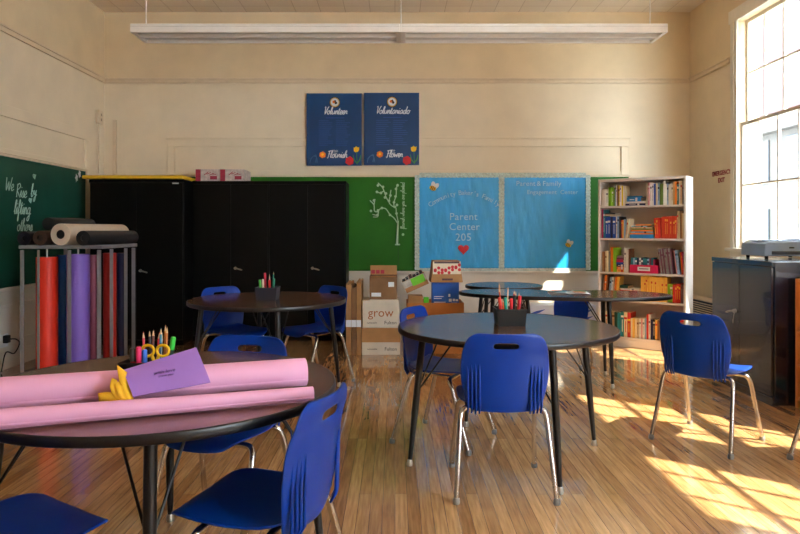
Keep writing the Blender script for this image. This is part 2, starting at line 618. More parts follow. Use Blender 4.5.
# outside
bm = B(); box(bm, 3.9, 40, -20, 45, -4.2, -4)
ob('ground_outside', bm, mat('pale_paving', (196, 192, 184), 0.9, var=0.1, scale=1), kind='structure', smooth=0)
bl = thing('building', 'sunlit pale building with a pink upper storey outside the tall window', 'building', (13, 0, -4))
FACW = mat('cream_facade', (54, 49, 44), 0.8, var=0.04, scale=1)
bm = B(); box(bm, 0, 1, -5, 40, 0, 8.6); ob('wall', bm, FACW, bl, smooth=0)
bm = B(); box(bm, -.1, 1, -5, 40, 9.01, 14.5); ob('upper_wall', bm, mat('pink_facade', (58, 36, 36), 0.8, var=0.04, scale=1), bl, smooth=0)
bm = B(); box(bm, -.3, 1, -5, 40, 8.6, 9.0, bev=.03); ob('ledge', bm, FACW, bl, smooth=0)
WINM = mat('facade_window_glass', (18, 24, 33), 0.5, var=0.1, scale=2)
for k, y in enumerate((10.5, 14, 17.5, 20.2, 22.9, 25.6, 29)):
    bm = B(); box(bm, -.05, .05, y, y + 1.7, 6.9, 8.4, bev=.02); f = ob('window', bm, WINM, bl, smooth=0)
    bm = B(); box(bm, -.05, .05, y, y + 1.2, 3.0, 6.0, bev=.02); f = ob('window', bm, WINM, bl, smooth=0)

t = thing('added_sun_blocker', 'unseen steel landing added outside the tall window to shade the bookcase', 'sun blocker', (3.88, 4.92, 4.30))  # out of view, added only to keep sun off the bookcase side
BLOCKER_IRON = mat('painted_iron', (70, 66, 62), .6, var=.1, scale=20)
bm = B(); box(bm, 0, 2.1, 0, 1.15, 0, .05); ob('landing', bm, BLOCKER_IRON, t, smooth=0)
for y in (.03, 1.12):
    bm = B(); tube(bm, [(0, y, -.9), (1.6, y, -.002)], .03, 8); ob('bracket', bm, BLOCKER_IRON, t)
    bm = B(); tube(bm, [(0, y, 1.0), (2.08, y, 1.0), (2.08, y, .05)], .02, 8); ob('railing', bm, BLOCKER_IRON, t)

# ------------------------------------------------------------------ chairs
def make_chair(label):
    t = thing('school_chair', label, 'chair', group='blue plastic school chairs with chrome legs')
    # seat
    prof = [(-.176, .470, .150), (-.168, .452, .172), (-.13, .441, .196), (-.05, .436, .213), (.06, .440, .214), (.14, .446, .207), (.192, .443, .188), (.224, .428, .158), (.232, .406, .125)]
    us = [-1, -.86, -.5, 0, .5, .86, 1]
    bm = B()
    g = [[bm.verts.new((u * w, y - (.012 * u * u if i > 5 else 0), z + .012 * u ** 4)) for u in us] for i, (y, z, w) in enumerate(prof)]
    for i in range(len(prof) - 1):
        for k in range(len(us) - 1):
            bm.faces.new((g[i][k], g[i][k + 1], g[i + 1][k + 1], g[i + 1][k]))
    ob('seat', bm, BLUE, t, smooth=180, mods=[('SOLIDIFY', dict(thickness=.010, offset=0)), ('SUBSURF', dict(levels=2, render_levels=2))])
    # backrest with a hand slot
    rows = [(-.188, .412, .140), (-.194, .424, .170), (-.204, .465, .188), (-.211, .540, .206), (-.218, .615, .2135), (-.229, .690, .207),
            (-.235, .722, .200), (-.240, .748, .192), (-.245, .773, .178), (-.248, .788, .154), (-.2485, .7935, .125)]
    us = [-1, -.9, -.62, -.30, -.15, 0, .15, .30, .62, .9, 1]
    bm = B()
    g = [[bm.verts.new((u * w, y + .038 * u * u * (1 if z < .7 else .7), z)) for u in us] for (y, z, w) in rows]
    for i in range(len(rows) - 1):
        for k in range(len(us) - 1):
            if i == 6 and 3 <= k <= 6:
                continue
            bm.faces.new((g[i][k], g[i][k + 1], g[i + 1][k + 1], g[i + 1][k]))
    br = ob('backrest', bm, BLUE, t, smooth=180, mods=[('SOLIDIFY', dict(thickness=.009, offset=0)), ('SUBSURF', dict(levels=2, render_levels=2))])
    for s in (-1, 1):
        bm = B()
        for j, u in enumerate((.60, .69, .78, .87)):
            y0 = .038 * u * u
            w = .2
            tube(bm, [(s * u * w, -.200 + y0, .408), (s * u * w, -.219 + y0, .44), (s * u * w * 1.01, -.221 + y0, .55), (s * u * w * 1.02, -.224 + y0, .64 + .012 * j), (s * u * w * 1.02, -.219 + y0, .69 + .012 * j)], [.004, .006, .0055, .004, .0015], 8)
        ob('rib', bm, BLUE, br, smooth=60)
    # legs
    for sx in (-1, 1):
        for back in (True, False):
            if back:
                pts = [(sx * .234, -.245, .014), (sx * .208, -.150, .365), (sx * .203, -.138, .392), (sx * .190, -.128, .412), (sx * .165, -.122, .420), (sx * .09, -.12, .420)]
            else:
                pts = [(sx * .222, .240, .014), (sx * .200, .130, .355), (sx * .196, .118, .380), (sx * .184, .108, .400), (sx * .160, .103, .4085), (sx * .09, .10, .4085)]
            p = smooth_path(pts[1:], 3)
            bm = B(); tube(bm, [pts[0]] + p, .0128, 12)
            leg = ob('leg', bm, CHROME, t, smooth=60)
            f = pts[0]
            bm = B(); tube(bm, [(f[0], f[1], 0), (f[0], f[1], .008), (f[0], f[1], .022), (f[0], f[1], .03)], [.015, .017, .016, .0125], 12)
            ob('foot_glide', bm, GLIDE, leg, smooth=50)
    bm = B()
    tube(bm, [(-.09, -.12, .420), (.09, -.12, .420)], .0112, 10)
    tube(bm, [(-.09, .10, .4085), (.09, .10, .4085)], .0112, 10)
    for sx in (-1, 1):
        tube(bm, [(sx * .12, -.12, .420), (sx * .12, .10, .4085)], .009, 8)
    ob('seat_frame', bm, CHROME, t, smooth=60)
    return t


CHAIRS = [
    (.525, 3.325, 89, 'blue chair with its back to us tucked under the table with the full pen caddy'),
    (.308, 4.058, -27.5, 'blue chair side-on in front of the grow cartons, facing the pen caddy table'),
    (1.91, 4.03, 41, 'blue chair standing alone in the sun patch in front of the half-height black cabinet'),
    (-1.325, 5.50, -41, 'blue chair behind the table by the tall cabinets, below the cabinet handle nearer the corner'),
    (-.69, 5.575, 225, 'blue chair behind the table by the tall cabinets, beside the flattened cartons'),
    (-.73, 2.81, -105, 'blue chair pushed under the far side of the pink paper table'),
    (-.42, 2.05, 163.6, 'large blue chair pulled up where the pink paper rolls end, slot in its tilted back'),
    (-1.075, 1.82, 57, 'blue chair of which only the dark seat shows below the pink paper table'),
    (1.66, 6.38, -120, 'smaller blue chair tucked away under the top of the kidney-shaped table'),
    (2.45, 3.45, 0, 'blue chair cut off by the picture edge beside the oak shelf, one chrome foot showing'),
]
ch0 = make_chair(CHAIRS[0][3])
for i, (x, y, a, lab) in enumerate(CHAIRS):
    c = ch0 if i == 0 else copy_tree(ch0)
    c.location = (x, y, 0)
    c.rotation_euler = (0, 0, R(a - 90))
    c['label'] = lab
    if 'smaller' in lab:
        c.scale = (.82, .82, .82)

# ------------------------------------------------------------------ tables
TZ, TT = .735, .030


def table_leg(t, x, y, dx, dy):
    """dx,dy: unit vector outward"""
    top = Vector((x - dx * .05, y - dy * .05, TZ - TT))
    bot = Vector((x + dx * .025, y + dy * .025, .02))
    bm = B()
    mid = bot.lerp(top, .42)
    tube(bm, [bot, bot.lerp(top, .04), mid, top], [.0105, .012, .019, .019], 14)
    leg = ob('leg', bm, BLACKM, t, smooth=50)
    bm = B()
    tube(bm, [(bot.x, bot.y, 0), (bot.x, bot.y, .008), (bot.x, bot.y, .03), (bot.x, bot.y, .036)], [.016, .018, .014, .011], 12)
    ob('foot_glide', bm, STEEL, leg, smooth=50)
    a = bot.lerp(top, .55)
    for s in (-1, 1):
        ang = atan2(-dy, -dx) + s * .62
        e = Vector((top.x + cos(ang) * .19, top.y + sin(ang) * .19, TZ - TT))
        bm = B(); tube(bm, [a, e], .0048, 8)
        ob('brace', bm, BLACKM, t, smooth=60)


def table_top(t, outline, inset=.006):
    bm = B()
    n = len(outline)
    prism(bm, [(x, y) for x, y in outline], TZ - TT + .002, TZ)
    ob('tabletop', bm, WALNUT, t, smooth=30)
    bm = B()
    ring = []
    for i, (x, y) in enumerate(outline):
        xa, ya = outline[i - 1]
        xb, yb = outline[(i + 1) % n]
        d = Vector((xb - xa, yb - ya)).normalized()
        nx, ny = d.y, -d.x
        prof = [(0.0005, -.001), (.003, 0.0), (.005, .004), (.006, TT / 2), (.005, TT - .003), (.002, TT), (-.03, TT), (-.03, TT - .001)]
        ring.append([bm.verts.new((x + nx * o, y + ny * o, TZ - z)) for o, z in prof])
    for i in range(n):
        a, b = ring[i], ring[(i + 1) % n]
        for k in range(len(a) - 1):
            bm.faces.new((a[k], b[k], b[k + 1], a[k + 1]))
    ob('edge_band', bm, EDGE, t, smooth=50)


def round_table(x, y, r, lab, a0=18.7, legr=.575, name='round_table'):
    t = thing(name, lab, 'table', (x, y, 0), group='walnut classroom tables with black legs')
    table_top(t, disc_outline(r, 96))
    for k in range(4):
        a = R(a0 + 90 * k)
        table_leg(t, legr * .96 * cos(a), legr * .96 * sin(a), cos(a), sin(a))
    return t


T1, T2, T3 = (.632, 3.754), (-1.005, 5.22), (-.83, 2.35)
round_table(*T1, .61, 'round walnut-topped table reflecting blue, in the middle of the floor', a0=17)
round_table(*T2, .61, 'round dark walnut table in front of the tall black cabinets')
round_table(*T3, .612, 'round walnut table under the pink paper rolls, largest in view', a0=16)
round_table(1.08, 6.56, .375, 'small table mostly hidden behind the kidney-shaped table', a0=45, legr=.33)

t = thing('kidney_table', 'wide kidney-shaped table with a pamphlet on it, in front of the white bookcase', 'table', (1.45, 5.72, 0), R(-11), 'walnut classroom tables with black legs')
ol = []
for k in range(120):
    a = 2 * pi * k / 120
    x, y = .89 * cos(a), .385 * sin(a)
    x = .89 * (abs(cos(a)) ** .85) * (1 if cos(a) > 0 else -1)
    if y > 0:
        y -= .17 * math.exp(-(x / .30) ** 2)
    else:
        y *= 1.0
    ol.append((x, y))
table_top(t, ol)
for x, y in ((.37, .17), (.37, -.30), (-.62, .14), (-.50, -.26)):
    d = Vector((x, y)).normalized()
    table_leg(t, x, y, d.x * .4, d.y)

# ------------------------------------------------------------------ tall black cabinets
def handle(parent, x, y, z, flip=1):
    bm = B()
    tube(bm, [(x, y, z), (x, y - .022, z)], [.017, .015], 14)
    tube(bm, smooth_path([(x, y - .018, z), (x, y - .034, z), (x + flip * .03, y - .036, z - .004), (x + flip * .085, y - .034, z - .02)], 4), [.008] * 12 + [.006], 10)
    return ob('handle', bm, STEEL, parent, smooth=50)


def cabinet(name, lab, x0, x1, y0, y1, zt, hx=None, mat_=CABB, hz=.84, flip=1, gap=.003, rz=0, org=None, cat='cabinet', group=None):
    org = org or ((x0 + x1) / 2, y0, 0)
    t = thing(name, lab, cat, org, rz, group)
    w = (x1 - x0) / 2
    d = y1 - y0
    bm = B()
    box(bm, -w, w, .022, d, 0.0, zt, bev=.004)
    ob('carcass', bm, mat_, t, smooth=0)
    bm = B(); box(bm, -w - .002, w + .002, .0, .0215, zt - .035, zt + .001, bev=.004); ob('top_rail', bm, mat_, t, smooth=0)
    bm = B(); box(bm, -w, w, .004, .0215, 0, .06, bev=.004); ob('plinth', bm, mat_, t, smooth=0)
    doors = []
    for s in (-1, 1):
        a, b = (-w + .012, -gap / 2) if s < 0 else (gap / 2, w - .012)
        bm = B(); box(bm, a, b, .0, .0215, .066, zt - .04, bev=.003)
        doors.append(ob('door', bm, mat_, t, smooth=0))
    hx = .06 if hx is None else hx
    handle(doors[1], hx, -.0005, hz, flip)
    return t


YW = 7.61
wx0, wx1 = px(191.5, YW) + .008, px(346, YW)
wm = (wx0 + wx1) / 2
GC = 'tall black storage cabinets along the back wall'
cabinet('storage_cabinet', 'tall black cabinet carrying the two pink and white cartons', wx0 + .002, wm - .002, YW, YW + .48, 1.845, hx=.055, group=GC)
cabinet('storage_cabinet', 'tall black cabinet next to the green chalkboard and flattened cartons', wm + .002, wx1, YW, YW + .48, 1.845, hx=.055, group=GC)
lx0, lx1 = px(89, 7.31), px(183.5, 7.31)
c = cabinet('storage_cabinet', 'tall black cabinet in the corner with the yellow strip on top', lx0, lx1, 7.31, 7.83, 1.84, hx=.05, group=GC, hz=.83)
bm = B(); box(bm, .40, .47, -.0025, -.0005, 1.79, 1.805); ob('maker_plate', bm, INK_W, c, smooth=0)['label'] = 'small pale plate'
bm = B(); box(bm, lx0 - .06, lx1, 7.27, 7.86, 1.846, 1.884, bev=.008)
tag(ob('yellow_board', bm, mat('yellow_foam_board', (222, 176, 34), .6, var=.08, scale=8), smooth=0), 'yellow board lying on top of the tall corner cabinet', 'board')
# two cartons on top
for k, (x, lab) in enumerate(((wx0 + .02, 'pink and white printed carton above the tall cabinets, the one touching the yellow strip'), (wx0 + .305, 'pink and white printed carton above the tall cabinets, the one farther from the corner'))):
    t = thing('printed_carton', lab, 'box', (x, YW + .06, 1.8475), 0, 'printed cartons on the tall cabinet')
    bm = B(); box(bm, 0, .278, 0, .36, 0, .14, bev=.004)
    ob('carton_body', bm, mat('pale_carton_print', (198, 184, 178), .6, var=.25, scale=26), t, smooth=0)
    bm = B(); box(bm, .002, .06, -.002, -.0003, .003, .137); box(bm, .17, .25, -.002, -.0003, .02, .06)
    for j in range(4):
        tube(bm, [(.1 + .03 * j, -.001, .07 + .012 * (j % 2)), (.15 + .03 * j, -.001, .11 - .01 * j)], .004, 5)
    ob('printed_pattern', bm, mat('crimson_print', (160, 34, 60), .6, var=.2, scale=30), t, smooth=0)

# half height cabinet under the window
t = cabinet('low_cabinet', 'half-height black metal cabinet under the tall window carrying the printer', -.457, .457, 0, .55, 1.047,
            hx=-.05, mat_=CAB_SHEEN, hz=.63, rz=-pi / 2, org=(2.742, 5.26, 0), flip=-1)
bm = B(); tube(bm, smooth_path([(-.035, -.02, .62), (-.03, -.03, .575), (-.045, -.026, .535), (-.058, -.022, .56)], 4), .0035, 6)
ob('key_ring', bm, STEEL, t, smooth=60)

# ------------------------------------------------------------------ printer
t = thing('printer', 'grey desktop printer on the half-height cabinet against the window', 'printer', (2.965, 5.30, 1.0475))
bm = B()
outl = [(0, .022), (.006, .12), (.03, .138), (.40, .142), (.44, .125), (.45, .022)]
prism(bm, outl, 0, .36, M=Matrix.Translation((0, .36, 0)) @ Matrix.Rotation(pi / 2, 4, 'X'))
ob('body', bm, PRINTER, t, mods=[('BEVEL', dict(width=.008, segments=3))])
bm = B(); box(bm, .03, .36, .05, .33, .1405, .150, bev=.004); ob('lid', bm, PRINTER, t)
bm = B(); box(bm, .38, .435, .06, .3, .1375, .158, bev=.004); ob('control_panel', bm, mat('dark_panel', (120, 134, 150), .4, var=.1, scale=30), t)
bm = B(); box(bm, .06, .30, -.004, -.0005, .035, .062, bev=.001); ob('paper_slot', bm, mat('slot_grey', (84, 98, 116), .5, var=.1, scale=30), t)
bm = B(); box(bm, .2, .24, -.004, -.0005, .085, .095, bev=.001); ob('button', bm, INK_K, t)
for x in (.04, .40):
    for y in (.04, .32):
        bm = B(); tube(bm, [(x, y, 0), (x, y, .0235)], .014, 12); ob('foot', bm, INK_K, t)

# ------------------------------------------------------------------ oak shelf at the edge
t = thing('oak_shelf', 'low orange oak open shelf just beyond the half-height cabinet', 'shelf', (2.885, 4.76, 0), -pi / 2)
bm = B(); box(bm, 0, .022, 0, .32, 0, .93, bev=.003); ob('side_panel', bm, OAK, t, smooth=0)
bm = B(); box(bm, .88, .902, 0, .32, 0, .93, bev=.003); ob('side_panel', bm, OAK, t, smooth=0)
bm = B(); box(bm, .0225, .8795, .30, .318, .01, .928); ob('back_panel', bm, OAK, t, smooth=0)
for z in (.06, .30, .54, .908):
    bm = B(); box(bm, .0225, .8795, .004, .2995, z, z + .02, bev=.002); ob('shelf', bm, OAK, t, smooth=0)
for k, (x, c, lab) in enumerate(((.06, (60, 130, 110), 'green folder lying on the oak shelf'), (.10, (120, 60, 40), 'brown folder lying on the oak shelf'))):
    bm = B(); box(bm, 0, .26, .02, .25, 0, .03, bev=.004)
    o = ob('folder', bm, mat('folder%d' % k, c, .6, var=.08, scale=20), smooth=0)
    tag(o, lab, 'folder', 'folders on the oak shelf')
    o.location = (2.885, 4.76 - x, .0805 if k == 0 else .3205)
    o.rotation_euler = (0, 0, -pi / 2)

# ------------------------------------------------------------------ radiator cover in the corner
t = thing('radiator_cover', 'cream radiator cover with a slotted grille in the corner behind the half-height cabinet', 'radiator', (3.42, 8.1, 0), -pi / 2)
bm = B(); box(bm, 0, 2.3, .012, .195, 0, .50, bev=.006); ob('casing', bm, TRIM, t, smooth=0)
bm = B()
for k in range(9):
    box(bm, .03, 2.27, 0, .0115, .255 + k * .025, .255 + k * .025 + .011, bev=.002, mi=0)
box(bm, .02, 2.28, .009, .0117, .245, .487, mi=1)
ob('grille', bm, [TRIM, INK_K], t, smooth=0)

# ------------------------------------------------------------------ chalkboards
t = thing('chalkboard', 'dark teal chalkboard with handwriting on the side wall above the paper roll rack', 'chalkboard', (XL, 7.62, .75), pi / 2)
# local x runs towards -Y ... keep it simple: build in world offsets
t.rotation_euler = (0, 0, 0)
bm = B(); box(bm, .002, .016, -5.5, 0, .002, 1.205); ob('writing_surface', bm, BOARD_L, t, smooth=0)
bm = B()
box(bm, .002, .03, -5.5, .03, 1.2055, 1.225, bev=.003)
box(bm, .002, .03, .0005, .03, 0, 1.205, bev=.003)
ob('frame', bm, TRIM, t, smooth=0)
bm = B(); box(bm, .002, .07, -5.5, .02, -.03, .0015, bev=.004); ob('chalk_tray', bm, DADO, t, smooth=0)


def side(px_, py_):
    """pixel on the side wall -> board local (0, y, z)"""
    Y = -XL * F / (VX - px_)
    return Y - 7.62, pz(py_, Y) - .75


ML = Matrix(((0, 1, 0, .0175), (1, 0, 0, 0), (0, 0, 1, 0), (0, 0, 0, 1)))   # local x -> board y
bm = B()
for s, x, y, size, slant in (('We', 3, 190, .062, .25), ('Rise', 14, 197, .066, .2), ('by', 29, 196, .062, .2), ('lifting', 12, 214, .068, .2), ('others', 15, 231, .062, .2)):
    a, b = side(x, y)
    script_bm(bm, s, a, b, size, .0042, ML, slant)
ob('chalk_lettering', bm, CHALK, t, smooth=60)
for x, y in ((33, 179), (29, 203)):
    bm = B()
    a, b = side(x, y)
    for k in range(3):
        tube(bm, smooth_path([(.0175, a, b), (.0175, a + .02 * (k - 1) - .012, b + .025), (.0175, a + .02 * (k - 1), b + .045), (.0175, a, b)], 3), .004, 5)
    ob('chalk_bud', bm, CHALK, t, smooth=60)
for x, y in ((75, 178), (78, 174)):
    bm = B()
    a, b = side(x, y)
    prism(bm, [(a + .035 * cos(q * pi / 5) * (1 if q % 2 else .6), b + .05 * sin(q * pi / 5) * (1 if q % 2 else .6)) for q in range(10)], .0165, .019,
          M=Matrix(((0, 0, 1, 0), (1, 0, 0, 0), (0, 1, 0, 0), (0, 0, 0, 1))))
    ob('chalk_star', bm, INK_W, t, smooth=60)

YBd = YB - .016
t = thing('chalkboard', 'long green chalkboard on the back wall behind the bulletin board and white tree', 'chalkboard', (0, YB, .774))
bm = B(); box(bm, -2.8, 2.88, -.016, -.002, .002, 1.16); ob('writing_surface', bm, BOARD_B, t, smooth=0)
bm = B(); box(bm, -2.82, 2.9, -.022, -.002, 1.1605, 1.178, bev=.003); ob('frame', bm, TRIM, t, smooth=0)
bm = B(); box(bm, -2.82, 2.9, -.05, -.002, -.025, .0015, bev=.004); ob('chalk_tray', bm, DADO, t, smooth=0)
bm = B(); box(bm, -.0, .006, -.0175, -.0162, .0, .60); ob('board_seam', bm, mat('seam_green', (26, 70, 18), .6, var=.05), t, smooth=0, loc=(px(398, YB) , 0, 0))


def bk(x, y, d=.018):
    return Vector((px(x, YB), -d, pz(y, YB) - .774))


tr = bm = B()
tube(bm, [bk(397, 244), bk(397.5, 232), bk(398, 221)], [.016, .013, .011], 6)
tube(bm, [bk(395, 244.5), bk(400, 244.5)], .01, 6)
BR = [[(398, 224), (394, 218), (390, 215)], [(398, 221), (396.5, 214), (396, 208)], [(390, 215), (386, 209), (382, 208)], [(382, 208), (379, 210), (377.5, 215), (372.5, 214.5)],
      [(378, 212), (374.5, 211), (374, 205), (370, 200.5)], [(374, 205), (375, 199)], [(396, 208), (392, 206), (389, 202), (390.5, 195)], [(394, 207), (394, 202), (396, 196), (396.5, 188), (398, 184)],
      [(389, 202), (386, 197), (384, 191), (382, 187), (378, 183)], [(384, 191), (380, 193), (376, 191.5)], [(390, 196), (391, 190)], [(378, 216), (377, 217), (373, 217)]]
for b in BR:
    tube(bm, smooth_path([bk(*p) for p in b], 3), .0065, 5)
leaves = [(390, 215), (396.5, 213.5), (382, 208), (377.5, 215), (371, 211), (378, 210.5), (374, 200.5), (397, 205), (394, 202.5), (389, 201), (390.5, 195.5), (395.5, 196.5), (397.5, 185.5),
          (396, 189), (385, 197.5), (383, 187), (378, 185.5), (381, 193), (377, 192), (386, 193.5), (395, 207)]
for x, y in leaves:
    c = bk(x, y)
    prism(bm, [(c.x + .017 * cos(2 * pi * k / 8), c.z + .017 * sin(2 * pi * k / 8)) for k in range(8)], .017, .020, M=Matrix(((1, 0, 0, 0), (0, 0, -1, 0), (0, 1, 0, 0), (0, 0, 0, 1))))
MR = Matrix.Translation(bk(404.5, 229)) @ Matrix.Rotation(-pi / 2, 4, 'Y')
script_bm(bm, 'flourish where you are planted', 0, 0, .0262, .0032, MR, .1)
c = bk(403, 234.5)
prism(bm, [(c.x + .017 * cos(2 * pi * k / 8), c.z + .017 * sin(2 * pi * k / 8)) for k in range(8)], .017, .020, M=Matrix(((1, 0, 0, 0), (0, 0, -1, 0), (0, 1, 0, 0), (0, 0, 0, 1))))
ob('white_tree_drawing', bm, mat('pale_vinyl', (176, 206, 176), .6, var=.05, scale=60), t, smooth=60)

# ------------------------------------------------------------------ bulletin board
bx0, bx1, bz0, bz1 = px(417, YB), px(587, YB), pz(269.8, YB), pz(175.5, YB)
t = thing('bulletin_board', 'bright blue paper bulletin board with lace border, wall-mounted by the white bookcase', 'bulletin board', (bx0, YB - .024, bz0))
BW, BH = bx1 - bx0, bz1 - bz0
split = px(501, YB) - bx0
for a, b in ((0, split), (split + .002, BW)):
    bm = B()
    nx, nz = 26, 28
    g = [[bm.verts.new((a + (b - a) * i / nx, -.012 - .005 * sin(7 * i * .31 + j * .5) * random.random(), BH * j / nz)) for i in range(nx + 1)] for j in range(nz + 1)]
    for j in range(nz):
        for i in range(nx):
            bm.faces.new((g[j][i], g[j][i + 1], g[j + 1][i + 1], g[j + 1][i]))
    ob('blue_paper', bm, SKYPAPER, t, smooth=180, mods=[('SOLIDIFY', dict(thickness=.004, offset=1))])


def border(p0, p1, w=.05):
    p0, p1 = Vector(p0), Vector(p1)
    d = (p1 - p0)
    L = d.length
    d.normalize()
    nrm = Vector((-d.y, d.x))
    n = max(4, int(L / .045))
    bm = B()
    up, dn = [], []
    for k in range(n * 4 + 1):
        s = L * k / (n * 4)
        e = .006 * abs(sin(pi * k / 4 * 1.0))
        up.append(p0 + d * s + nrm * (w / 2 + e))
        dn.append(p0 + d * s - nrm * (w / 2 + e))
    pts = up + dn[::-1]
    prism(bm, [(p.x, p.y) for p in pts], .022, .024, M=Matrix(((1, 0, 0, 0), (0, 0, -1, 0), (0, 1, 0, 0), (0, 0, 0, 1))))
    return ob('lace_border', bm, LACE, t, smooth=0)


border((0, .0), (0, BH)); border((BW, 0), (BW, BH)); border((split, .02), (split, BH - .02), .06)
border((.03, BH), (BW - .03, BH)); border((.03, 0), (BW - .03, 0), .04)
TXT = mat('pale_lettering', (176, 216, 244), .5, var=.05, scale=40)


def bl_text(s, x, y, size, rot=0.0):
    return text('lettering', s, size, Matrix.Translation((px(x, YB) - bx0, -.0225, pz(y, YB) - bz0)) @ Matrix.Rotation(-rot, 4, 'Y') @ FRONT, TXT, t, space=1.05)


arc = "Community Baker's Family"
for k, ch in enumerate(arc):
    if ch == ' ':
        continue
    u = (k + .5) / len(arc) - .5
    bl_text(ch, 464 + u * 70, 193 + 50 * u * u, .082, math.atan(-100 * u / 70))
bl_text('Parent', 463, 217, .125); bl_text('Center', 464, 227, .125); bl_text('205', 463, 237.5, .13)
bl_text('Parent', 525, 184, .086); bl_text('&', 538, 184, .086); bl_text('Family', 551, 184, .086); bl_text('Engagement', 541, 192.5, .072); bl_text('Center', 568, 192.5, .072)


def bee(x, y, lab, s=1.0):
    b = thing('paper_bee', lab, 'bee cutout', (px(x, YB), YB - .05, pz(y, YB)), 0, 'paper bees on the bulletin board')
    b.rotation_euler = (0, R(25), 0)
    Mp = Matrix(((1, 0, 0, 0), (0, 0, -1, 0), (0, 1, 0, 0), (0, 0, 0, 1)))
    bm = B(); prism(bm, disc_outline(.042 * s, 20, 0, 0, .028 * s), 0, .004, M=Mp); ob('body', bm, YEL, b)
    bm = B()
    for q in (-.018, .002, .022):
        box(bm, (q - .005) * s, (q + .005) * s, -.006, -.0045, -.024 * s, .024 * s)
    ob('stripe', bm, INK_K, b, smooth=0)
    for q, a in ((-.012, .5), (.028, -.3)):
        bm = B(); prism(bm, disc_outline(.026 * s, 18, 0, 0, .042 * s), -.001, .002, M=Matrix.Translation((q * s, .002, .042 * s)) @ Matrix.Rotation(-a, 4, 'Y') @ Mp); ob('wing', bm, INK_W, b)


bee(432.5, 188.5, 'white-winged paper bee near the upper corner of the bulletin board, over the green board side', 1.0)
bee(567, 245, 'smaller paper bee low on the bulletin board toward the white bookcase', .85)
hp = []
for k in range(40):
    a = 2 * pi * k / 40
    hp.append((.0042 * 16 * sin(a) ** 3, .0042 * (13 * cos(a) - 5 * cos(2 * a) - 2 * cos(3 * a) - cos(4 * a))))
bm = B(); prism(bm, hp, 0, .012, M=Matrix(((1, 0, 0, 0), (0, 0, -1, 0), (0, 1, 0, 0), (0, 0, 0, 1))))
tag(ob('paper_heart', bm, RED, loc=(px(463, YB), YB - .048, pz(249, YB)), mods=[('BEVEL', dict(width=.003, segments=2))]), 'red paper heart under the number 205 on the bulletin board', 'heart cutout')

